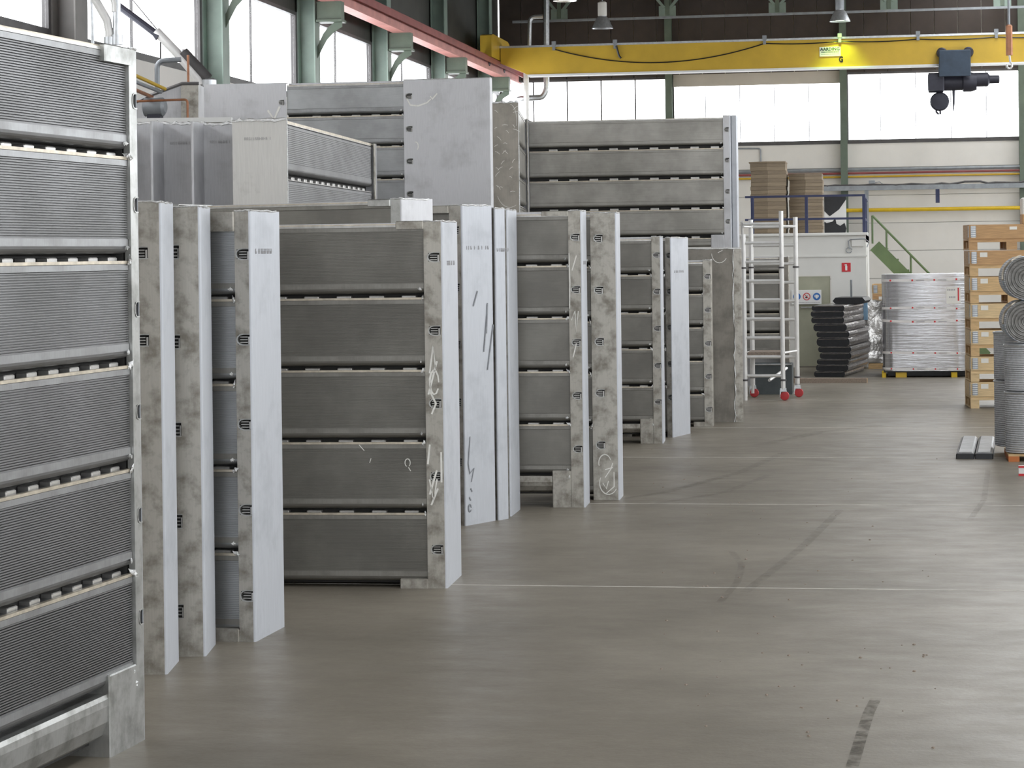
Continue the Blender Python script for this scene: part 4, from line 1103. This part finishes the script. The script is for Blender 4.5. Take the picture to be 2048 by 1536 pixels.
# fire extinguisher sign
ep = onY(1692.5, 534.5, rY); er = .083
es = thing('extinguisher_sign', 'red square sign with a white extinguisher on the white block', 'sign', (ep.x, rY - .002, ep.z))
MB().bbox(-er, er, -.008, 0, -er, er, .002).build('sign_board', 'signred', es)
MB().prism([(-.018, -.06), (.018, -.06), (.020, .02), (.012, .036), (-.012, .036), (-.020, .02)], -.0105, -.008, axis='y').build('extinguisher_pictogram', 'white', es)
MB().prism([(-.03, .034), (.012, .040), (.014, .056), (-.02, .056), (-.034, .046)], -.0105, -.008, axis='y').build('nozzle_pictogram', 'white', es)
# hose loop at the block's corner
cp = onY(1712, 482, rY)
t = thing('hose_loop', 'grey cable loop and frame at the upper corner of the white block', 'cable', (cp.x, rY - .03, cp.z))
b = MB(); b.tube([(-.12, 0, -.15), (-.14, 0, 0), (-.10, 0, .03), (.16, 0, .04), (.24, .0, -.02), (.20, 0, -.12)], .010, 6); b.build('cable', 'grey_pipe', t)
b = MB(); b.tube([(-.13 + .055 * math.cos(a), 0, -.17 + .05 * math.sin(a)) for a in [i * PI / 6 for i in range(12)]], .008, 6); b.build('ring', 'grey_pipe', t)
MB().box(-.08, .14, .0, .025, -.10, .04).build('back_plate', 'room_white', t)
# gallery railing
gy = rY + .25
gr = thing('gallery_railing', 'dark blue tube railing on the roof of the white block', 'railing', (rX0, gy, rH + .02))
zt_ = onY(1620, 390, gy).z - rH - .02; zm_ = onY(1620, 437, gy).z - rH - .02
xe = onY(1728, 430, gy).x - rX0
for px in (1505, 1613, 1728):
    x = onY(px, 430, gy).x - rX0; MB().bbox(x - .03, x + .03, -.03, .03, 0, zt_, .006).build('post', 'blue', gr)
MB().box(onY(1490, 390, gy).x - rX0, xe, -.025, .025, zt_ - .04, zt_).build('top_rail', 'blue', gr)
MB().box(onY(1490, 437, gy).x - rX0, xe, -.02, .02, zm_ - .03, zm_ + .01).build('mid_rail', 'blue', gr)
MB().box(xe - .025, xe + .025, .03, 5.4, zt_ - .04, zt_).build('top_rail', 'blue', gr)
MB().box(xe - .02, xe + .02, .03, 5.4, zm_ - .03, zm_ + .01).build('mid_rail', 'blue', gr)
MB().bbox(xe - .03, xe + .03, 2.6, 2.66, 0, zt_, .006).build('post', 'blue', gr)
# cardboard stacks
def carton_stack(px0, px1, ytop, Yp, n, label, apex):
    a, b2 = onY(px0, 430, Yp).x, onY(px1, 430, Yp).x; zt2 = onY(px0, ytop, Yp).z; Hs = zt2 - rH - .03
    t = thing('carton_stack', label, 'cardboard stack', ((a + b2) / 2, Yp, rH + .02), 0, 'stacks of flat cartons on the white block')
    MB().box(-(b2 - a) / 2 * .96, (b2 - a) / 2 * .96, .05, .9, 0, .03).build('base_board', 'timber', t)
    wd = (b2 - a) / 2; rr = random.Random(n); z = .03; hh = (Hs - .03) / n
    for i in range(n):
        j = rr.uniform(-.012, .012); b = MB()
        b.prism([(-wd + j, .16 + j), (-wd * .02 + j, 0), (wd + j, .06), (wd + j, .9), (-wd + j, 1.0)], z + .002, z + hh - .001, axis='z')
        b.build('carton_bundle', 'carde' if i % 2 else 'card', t); z += hh
    if apex:
        b = MB(); b.prism([(-wd - .03, .14), (-wd * .02, -.03), (wd, .04), (wd, .92), (-wd - .03, 1.02)], z, z + .025, axis='z'); b.build('cover_sheet', 'card', t)
carton_stack(1501, 1572, 325, rY + 1.0, 18, 'taller peaked stack of flat brown cartons behind the blue railing', True)
carton_stack(1578, 1645, 346, rY + 1.1, 18, 'lower ridged stack of flat brown cartons with pale edges, beside the peaked one', False)
# black and white board
py_ = rY + 2.6
q0, q1 = onY(1649, 460, py_), onY(1692, 395, py_)
t = thing('painted_board', 'white board with torn black shapes leaning behind the railing', 'board', (q0.x, py_, rH + .02))
bw, bh = q1.x - q0.x, q1.z - rH
MB().bbox(0, bw, 0, .03, 0, bh, .004).build('board', 'white', t)
MB().prism([(0, bh), (bw, bh), (bw, bh * .92), (bw * .68, bh * .66), (bw * .25, bh * .48), (0, bh * .62)], -.004, 0, axis='y').build('black_shape', 'black', t)
MB().prism([(.0, .0), (bw * .95, .0), (bw, bh * .15), (bw * .92, bh * .30), (bw * .72, bh * .22), (bw * .55, bh * .28), (bw * .50, bh * .44), (bw * .38, bh * .34), (bw * .1, bh * .30), (0, bh * .34)], -.004, 0, axis='y').build('black_shape', 'black', t)
# white cabinet corner piece beyond the panel edge
# ---- green stairs
SY = rY + 1.6
def sp_(x, y): return onY(x, y, SY)
st_top, st_bot = sp_(1745, 487), sp_(1846, 590)
st = thing('steel_staircase', 'green steel stairs going down behind the foil-wrapped block', 'stairs', (st_top.x, SY, 0))
dv = st_bot - st_top; slope = dv.z / dv.x
zf = lambda x: st_top.z + slope * x
xend = -st_top.z / slope
for yy in (0, 1.0): MB().beam((.04, yy, zf(.04)), (xend - .05, yy, max(.1, zf(xend - .05))), .05, .24).build('stringer', 'stair_green', st)
nst = 11
for i in range(nst):
    x = xend * (i + .3) / nst; MB().box(x - .02, x + .24, .03, .97, zf(x) - .06, zf(x) - .03).build('tread', 'stair_green', st)
r0, r1 = sp_(1745, 431), sp_(1853, 545)
off = r0.z - st_top.z
MB().tube([(0, 0, zf(0) + off), (xend - .2, 0, zf(xend - .2) + off)], .022, 8).build('handrail', 'stair_green', st)
for px in (1745, 1773, 1821, 1870):
    x = sp_(px, 470).x - st_top.x; MB().tube([(x, 0, zf(x)), (x, 0, zf(x) + off)], .02, 8).build('baluster', 'stair_green', st)

# ================================================================== FOIL-WRAPPED LOADS, BLACK STACK, TIMBER
pL = onZ(1767, 755); pR = onZ(1945, 755); cx_ = (pL + pR) / 2; k = F / (pL - O).dot(FWD)
wd = (pR - pL).length / 2
z0 = (755 - 742) / k; z1 = (755 - 549) / k
t = thing('wrapped_load', 'tall load wrapped in shiny foil with printed tape bands, beside the pallet stack', 'wrapped load', (cx_.x, cx_.y + wd, 0), -.015)
def superell(a, b, n=40, e=5.0):
    q = []
    for i in range(n):
        th = 2 * PI * i / n; c, s_ = math.cos(th), math.sin(th)
        q.append((math.copysign(abs(c) ** (2 / e), c) * a, math.copysign(abs(s_) ** (2 / e), s_) * b))
    return q
rr = random.Random(8); pr_ = superell(wd, wd, 64, 9.0); b = MB(); b.smooth = True; nz = 9; vs = []
for j in range(nz):
    zz_ = z0 + (z1 - z0) * j / (nz - 1)
    for i, (x, y) in enumerate(pr_):
        f_ = 1 + .006 * math.sin(i * .9 + j * .35) + .003 * rr.uniform(-1, 1)
        vs.append((x * f_, y * f_, zz_))
n = 64; fs = [(j * n + i, j * n + (i + 1) % n, (j + 1) * n + (i + 1) % n, (j + 1) * n + i) for j in range(nz - 1) for i in range(n)]
fs += [tuple(reversed(range(n))), tuple(range((nz - 1) * n, nz * n))]
b.add(vs, fs); b.build('foil_cover', 'foil', t)
def band(yL, yM, yR, th):
    b = MB(); b.smooth = True; vs = []
    for i, (x, y) in enumerate(pr_):
        u = (x / wd + 1) / 2; yy = yL * (1 - u) * (1 - 2 * u) + yM * 4 * u * (1 - u) + yR * u * (2 * u - 1)
        zz_ = (755 - yy) / k
        for s_, dz in ((1.012, -th), (1.012, th)): vs.append((x * s_, y * s_, zz_ + dz))
    b.add(vs, [(2 * i, 2 * ((i + 1) % 64), 2 * ((i + 1) % 64) + 1, 2 * i + 1) for i in range(64)])
    tb = b.build('tape_band', 'tape', t)
    rr = random.Random(int(yL)); m_ = MB(); m2 = MB(); x = -wd * .80
    while x < wd * .8:      # red roundels and dark print along the tape
        u = (x / wd + 1) / 2; yy = yL * (1 - u) * (1 - 2 * u) + yM * 4 * u * (1 - u) + yR * u * (2 * u - 1); zz_ = (755 - yy) / k
        yf = -wd * 1.012 * (max(0.0, 1 - abs(x / wd) ** 9.0)) ** (1 / 9) - .006
        m_.lathe([(th * .75, yf - .002), (th * .75, yf)], 10, (x, 0, zz_), 'y'); m2.box(x + .06, x + .20, yf - .002, yf, zz_ - th * .3, zz_ + th * .25); x += .37
    m_.build('tape_roundels', 'signred', tb)['kind'] = 'stuff'; m2.build('tape_print', 'stamp', tb)['kind'] = 'stuff'
for a in ((561, 561, 559, .022), (617, 616, 620, .020), (641, 644, 640, .022), (705, 706, 707, .020), (737, 738, 738, .018)): band(*a)
lx = (1907 - 1855) / k; lz = (755 - 591) / k
MB().box(lx - .11, lx + .13, -wd * 1.012 - .012, -wd * .98, lz - .15, lz + .13).build('paper_label', 'paper', t)
MB().box(lx + .085, lx + .105, -wd * 1.012 - .016, -wd * 1.012 - .012, lz - .10, lz + .12).build('red_stripe', 'signred', t)
b = MB()
for i in range(5): b.box(lx - .09 + .028 * i, lx - .07 + .028 * i, -wd * 1.012 - .0145, -wd * 1.012 - .012, lz + .075, lz + .10)
for i in range(4): b.box(lx - .06 + .028 * i, lx - .04 + .028 * i, -wd * 1.012 - .0145, -wd * 1.012 - .012, lz - .05, lz - .025)
b.build('small_print', 'stamp', t)['kind'] = 'stuff'
# plastic pallet feet
for px, wpx in ((1770, 8), (1804, 22), (1908, 12)):
    x = (px - 1855) / k; MB().bbox(x - wpx / 2 / k, x + wpx / 2 / k, -wd * .95, -wd * .55, 0, z0, .01).build('pallet_foot', 'yplastic' if px != 1804 else 'yellow', t)
MB().bbox(-wd * .9, wd * .95, -wd * .6, wd * .7, .012, z0 - .005, .01).build('pallet_base', 'black', t)
MB().bbox(-wd * .98, wd * .98, -wd * .98, wd * .98, z0 - .02, z0, .01).build('pallet_deck', 'black', t)
# second, lower foil load behind
p = onZ(1742, 748); pl = onZ(1727, 748); pr2 = onZ(1768, 748); ww = (pr2 - pl).length; k = F / (p - O).dot(FWD)
t = thing('wrapped_load', 'lower crumpled foil-wrapped load, between black stack and tall foil load', 'wrapped load', (pl.x + .02, pl.y + 1.75, 0))
MB().bbox(.05, .95, 0, .5, 0, .10, .01).build('pallet_base', 'wood', t)
b = MB(); b.smooth = True; rr = random.Random(21); nx, nz = 9, 10; H2 = (748 - 606) / k; vs = []
for j in range(nz + 1):
    for (a, c2) in [(i / nx, 0) for i in range(nx)] + [(1, i / nx) for i in range(nx)] + [(1 - i / nx, 1) for i in range(nx)] + [(0, 1 - i / nx) for i in range(nx)]:
        vs.append((a * .98 + rr.uniform(-.018, .018), c2 * .5 + rr.uniform(-.018, .018), .11 + (H2 - .11) * j / nz + (rr.uniform(-.02, .02) if j else 0)))
n = 4 * nx; fs = [(j * n + i, j * n + (i + 1) % n, (j + 1) * n + (i + 1) % n, (j + 1) * n + i) for j in range(nz) for i in range(n)] + [tuple(range(nz * n, (nz + 1) * n)), tuple(reversed(range(n)))]
b.add(vs, fs); b.build('foil_cover', 'foil2', t)
MB().bbox(-.03, .05, -.035, .5, H2 - .35, H2 + .02, .01).build('blue_strap', 'bluewrap', t)
# black stack of wrapped bundles
pB = onZ(1628, 754); k = F / (pB - O).dot(FWD)
rows = [(1628, 1690, 752, 743), (1632, 1697, 740, 730), (1634, 1698, 730, 719), (1640, 1703, 716, 706), (1637, 1703, 706, 694), (1634, 1700, 692, 676), (1634, 1700, 676, 664),
        (1628, 1695, 661, 648), (1624, 1690, 646, 635), (1623, 1690, 634, 623), (1625, 1691, 623, 612)]
names_ = ['lowest', 'second from the floor', 'third from the floor', 'fourth from the floor', 'fifth from the floor', 'middle one', 'fifth from the top', 'fourth from the top', 'third from the top', 'second from the top', 'topmost']
rr = random.Random(9); zc_ = 0.0; LEN = 2.2
for i, (xa_, xb_, ya, yb) in enumerate(rows):
    zt2 = (754 - yb + .5) / k; zb2 = zc_ + .006 * (i > 0); hgt = zt2 - zb2; zc_ = zt2
    wdt = (xb_ - xa_) / k
    xo = (xa_ - 1628) / k
    t = thing('wrapped_bundle', 'black-wrapped flat bundle with rounded ends in the dark stack, %s' % names_[i], 'bundle', (pB.x + xo, pB.y, zb2), rr.uniform(-.004, .004) - .14, 'black wrapped bundles stacked before the door')
    e = hgt * .5; prof = [(e * .5, 0), (wdt - e * .5, 0), (wdt - e * .12, hgt * .2), (wdt, hgt * .5), (wdt - e * .12, hgt * .8), (wdt - e * .5, hgt), (e * .5, hgt), (e * .12, hgt * .8), (0, hgt * .5), (e * .12, hgt * .2)]
    b = MB(); b.prism(prof, 0.03, LEN, axis='y'); b.build('wrapped_body', 'wrap_side', t)
    b = MB(); b.prism([(wdt / 2 + (x - wdt / 2) * 1.002, hgt / 2 + (z - hgt / 2) * .94) for x, z in prof], 0, .03, axis='y'); b.build('end_face', 'black', t)
    b = MB(); b.tube([(wdt * .06, -.004, hgt * .82), (wdt * .5, -.006, hgt * rr.uniform(.80, .92)), (wdt * .93, -.004, hgt * .86)], .006, 5); b.build('wrap_fold', 'wrap_side', t)
zt2 = zc_
t = thing('wrapped_bundle', 'loose dark bundle lying across the far end of the dark stack', 'bundle', (at(1668, 600, 42.0).x, pB.y + 1.1, zt2 + .004), -.10)
b = MB(); b.prism([(.0, .05), (.05, 0), (.53, 0), (.58, .05), (.53, .11), (.05, .11)], 0, 1.0, axis='y'); b.build('wrapped_body', 'black', t)
MB().tube([(.30, .3, .10), (.30, .3, .42)], .02, 6).build('spike', 'grey_pipe', t)
# timber beam
b0, b1 = onZ(1500, 766), onZ(1734, 766); k = F / (b0 - O).dot(FWD)
t = thing('timber_beam', 'old grey-brown timber beam lying on the floor before the black stack', 'beam', b0, math.atan2((b1 - b0).y, (b1 - b0).x))
MB().bbox(0, (b1 - b0).length, 0, .10, 0, 9.5 / k, .006).build('beam_body', 'timber', t)
MB().box((b1 - b0).length, (b1 - b0).length + .002, .004, .096, .004, 9.2 / k).build('end_grain', 'wood2', t)

# ================================================================== PALLET COLLAR CRATES
def crate(loc, W, Dp, hp_, hc, label, group, woods, rz=0.0, labels=True, right_hinge=True):
    """euro pallet with a hinged timber collar on it"""
    t = thing('pallet_crate', label, 'crate', loc, rz, group); w1, w2 = woods
    bh = hp_ * .55; bo = hp_ * .15
    for x in (0, W / 2 - .07, W - .115):
        ww_ = .145 if 0 < x < W / 2 else .115
        MB().box(x, x + ww_, 0, Dp, 0, bo).build('bottom_board', w1, t)
        for y in (0, Dp / 2 - .07, Dp - .10): MB().box(x, x + ww_, y + .004, y + .10, bo, bo + bh).build('pallet_block', w1, t)
    MB().box(0, W, 0, Dp * .13, bo + bh, bo + bh + hp_ * .15).build('stringer_board', w1, t)
    MB().box(0, W, Dp * .87, Dp, bo + bh, bo + bh + hp_ * .15).build('stringer_board', w1, t)
    for i in range(5):
        y = Dp * i / 5; MB().box(0, W, y + .01, y + Dp / 5 - .01, hp_ * .85, hp_ - .002).build('deck_board', w1, t)
    z0, z1 = hp_, hp_ + hc
    for (a, b2, c2, d2) in ((0, W, 0, .02), (0, W, Dp - .02, Dp)): MB().box(a, b2, c2, d2, z0, z1 - .004).build('collar_board', w2, t)
    for (a, b2, c2, d2) in ((0, .02, .02, Dp - .02), (W - .02, W, .02, Dp - .02)): MB().box(a, b2, c2, d2, z0, z1 - .004).build('collar_board', w2, t)
    for x in ((.03, W - .09) if right_hinge else (.03,)):
        h_ = MB().box(x, x + .062, -.006, 0, z0 + .02, z1 - .02).build('hinge_plate', 'galv', t)
        r_ = MB()
        for i in range(6): zz_ = z0 + .035 + (hc - .07) * i / 5; r_.box(x - .012, x + .07, -.011, -.006, zz_ - .007, zz_ + .007)
        r_.build('hinge_rivets', 'grey_pipe', h_)['kind'] = 'stuff'
        MB().box(-.007, 0, .01, .07, z0 + .02, z1 - .02).build('hinge_plate', 'galv', t)
    return t
pp = onZ(1943, 817); pk = F / (pp - O).dot(FWD)
ytops = [817, 766.5, 713, 660, 606, 553, 500.5, 450]   # undersides from the floor up
# measured: pallet bottoms
bots = [817, 762, 711, 658.5, 605, 552, 499]
tops = [764, 713, 660, 607, 553.5, 501, 449]
lvl = ['at the floor', 'second from the floor', 'third from the floor', 'in the middle of the stack', 'third from the top', 'second from the top', 'topmost']
wds = [('wood3', 'wood3'), ('wood3', 'wood3'), ('wood', 'wood3'), ('wood', 'wood3'), ('wood', 'wood'), ('wood', 'wood2'), ('wood2', 'wood2')]
xs_ = [1935, 1935.5, 1936, 1935, 1934, 1932.5, 1930]
zc_ = 0.0
WP, DP = 1.15, .8
for i in range(7):
    zt2 = (817 - tops[i]) / pk; Ht = zt2 - zc_
    xo = (xs_[i] - 1937 + .018 * (817 - bots[i])) / pk * .6
    t = crate((pp.x + xo, pp.y + .0, zc_), WP, DP, Ht * .44, Ht * .56, 'timber pallet crate with metal hinges in the tall stack, ' + lvl[i], 'crates in the tall stack', wds[i], TH * .4)
    if i != 6: MB().box(.14, .24, -.004, 0, Ht * .74, Ht * .92).build('paper_label', 'paper', t)
    else: MB().box(.55, .65, -.004, 0, Ht * .78, Ht * .90).build('paper_label', 'paper', t)
    if i in (0, 4):
        MB().box(.42, .60, -.004, 0, Ht * .66, Ht * .90).build('paper_label', 'paper', t)
        MB().box(.45, .48, -.006, -.004, Ht * .84, Ht * .88).build('label_print', 'black', t)
    zc_ = zt2 + .002
b = thing('foam_block', 'pale wrapped block with an orange edge on top of the crate stack', 'block', (pp.x + 105 / pk, pp.y + .15, zc_), 0)
MB().bbox(0, .5, 0, .5, 0, .13, .01).build('block_base', 'wood2', b)
MB().bbox(.0, .5, 0.01, .5, .13, .36, .02).build('block_body', 'paper', b)
# crate behind the foil loads
p = onZ(1733, 735); k = F / (p - O).dot(FWD)
p = p + Vector((.12, .2, 0))
c1 = crate((p.x, p.y + .4, 0), 1.0, .8, .13, .22, 'timber crate hidden low behind the foil loads', 'crates behind the foil loads', ('wood', 'wood'))
zc_ = .352
k = F / (p + Vector((0, .4, 0)) - O).dot(FWD); hC = ((CY - 9 + EYE * k - 605) / k - zc_)
c2 = crate((p.x, p.y + .4, zc_), 1.0, .8, hC * .35, hC * .65, 'timber crate hidden in the middle behind the foil loads', 'crates behind the foil loads', ('wood', 'wood'))
c3 = crate((p.x, p.y + .4, zc_ + hC + .002), 1.0, .8, .15, .19, 'timber crate peeping out above the crumpled foil load', 'crates behind the foil loads', ('wood2', 'wood'))

# ================================================================== WIRE CLOTH ROLLS at the right edge
pw = onZ(2018, 925); k = F / (pw - O).dot(FWD)
def upright_roll(px0, px1, ytop, ybot, y_off, label, seamy):
    R = (px1 - px0) / 2 / k; x = pw.x + ((px0 + px1) / 2 - 2018) / k
    zb2, zt2 = (925 - ybot) / k, (925 - ytop) / k
    t = thing('wire_roll', label, 'wire roll', (x, pw.y + R + y_off, zb2), 0, 'rolls of galvanised wire cloth'); H = zt2 - zb2
    n = 46; prof = [(R * .90, 0), (R, .01)]
    for i in range(1, n): prof.append((R - (.0035 if i % 2 else 0), .01 + (H - .02) * i / n))
    prof += [(R, H - .01), (R * .88, H)]
    b = MB(); b.lathe(prof, 32); b.build('wire_body', 'wire', t)
    b = MB(); b.tube([(R * .99 * math.cos(a), R * .99 * math.sin(a), H - .014) for a in [i * 2 * PI / 24 for i in range(25)]], .012, 6); b.build('selvedge', 'galv', t)
    return t
pal = thing('timber_pallet', 'small timber pallet carrying the upright wire rolls', 'pallet', (pw.x, pw.y + .08, 0))
for x in (0, .30, .60): MB().box(x, x + .11, .0, .9, 0, .055).build('runner', 'orange' if x == 0 else 'wood', pal)
for i in range(4): MB().box(0, .95, .22 * i, .22 * i + .2, .055, .075).build('deck_board', 'wood', pal)
zP = 925 - .077 * k
upright_roll(2014, 2100, 785, zP, .10, 'upright lower wire roll in front, nearest the floor on the right', 0)
upright_roll(2014, 2100, 689.5, 784.4, .10, 'upright upper wire roll in front, standing on the lower front one', 0)
upright_roll(2000, 2076, 772, zP, .95, 'upright lower wire roll behind, its left side just showing', 0)
upright_roll(2000, 2072, 670, 771.4, .95, 'upright upper wire roll behind, below the lying rolls', 0)
def lying_roll(cxp, cyp, rp, zdep, label, ln, ringcol):
    R = rp / k; x = pw.x + (cxp - 2018) / k; z = (925 - cyp) / k
    t = thing('wire_roll', label, 'wire roll', (x, pw.y + zdep, z), .03, 'rolls of galvanised wire cloth')
    prof = []; n = 11
    ep = [(.02, .012)]
    for i in range(n + 0): r = R * (.10 + .88 * i / n); ep += [(r, .0), (r + R * .03, .007 * (i % 2) + .003)]
    b = MB(); b.lathe(ep + [(R * .985, .03)], 36, (0, 0, 0), 'y'); b.build('roll_end', 'wire_end', t)
    prof += [(R * .90, .02), (R * .985, .004), (R, .02)]
    for i in range(1, 30): prof.append((R - (.004 if i % 2 else 0), .02 + (ln - .04) * i / 30))
    prof += [(R * .98, ln - .01), (R * .9, ln)]
    b = MB(); b.lathe(prof, 36, (0, 0, 0), 'y'); b.build('wire_body', 'wire', t)
    b = MB(); b.lathe([(R * 1.003, .17), (R * 1.012, .175), (R * 1.012, .215), (R * 1.003, .22)], 36, (0, 0, 0), 'y'); b.build('blue_band', 'bluewrap', t)
    b = MB(); b.tube([((R + .006) * math.cos(a), .10 + .05 * math.sin(a * 5), (R + .006) * math.sin(a)) for a in [math.radians(100 + 7 * i) for i in range(13)]], .012, 6); b.build(ringcol, 'warm_edge', t)
    return t
lying_roll(2056, 645, 42.5, .12, 'lying wire roll resting on the upright rolls, lower of two', .8, 'torn_edge')
lying_roll(2058, 557, 44.0, .12, 'topmost lying wire roll with a frayed brown edge', .8, 'torn_edge')
# small red and white carton
pb = onZ(2037, 952)
t = thing('carton', 'small red and white carton on the floor under the wire rolls', 'box', (pb.x, pb.y, 0))
MB().bbox(0, .30, 0, .045, 0, .10, .004).build('carton_body', 'white', t)
MB().box(0.0, .30, -.003, .0, 0, .022).build('red_stripe', 'signred', t)
MB().box(0.0, .30, -.003, .0, .078, .098).build('red_stripe', 'signred', t)
# two plates lying on the floor
f0, f1, f2 = onZ(1912, 918), onZ(1950, 918), onZ(1988, 918)
far = onZ(1925, 884)
dv = Vector(((far - f0).x, (far - f0).y)); Ld = dv.length; ay = math.atan2(-dv.x, dv.y)
for i, (a, b2, lab) in enumerate(((f0, f1, 'left of two shiny plates in black wrap lying on the floor'), (f1, f2, 'right of two shiny plates in black wrap lying on the floor'))):
    wq = (b2 - a).length - .008
    t = thing('wrapped_plate', lab, 'plate', (a.x, a.y, 0), ay * .9, 'plates lying on the open floor')
    MB().bbox(0, wq, 0, Ld, 0, .055, .008).build('black_wrap', 'black', t)
    b = MB(); b.prism([(.012, .056), (wq - .012, .056), (wq - .03, .072), (.03, .072)], .02, Ld - .03, axis='y'); b.build('plate_top', 'flange', t)
# grit on the floor
b = MB(); rr = random.Random(31)
for i in range(90):
    p = onZ(rr.uniform(1300, 1880), rr.uniform(900, 1500)); s_ = rr.uniform(.004, .011)
    b.lathe([(s_, 0), (s_ * .8, s_ * .5), (s_ * .2, s_ * .7)], 5, (p.x, p.y, 0))
tag(b.build('floor_grit', 'timber'), 'scattered crumbs of grit lying on the open concrete floor', 'grit')['kind'] = 'stuff'
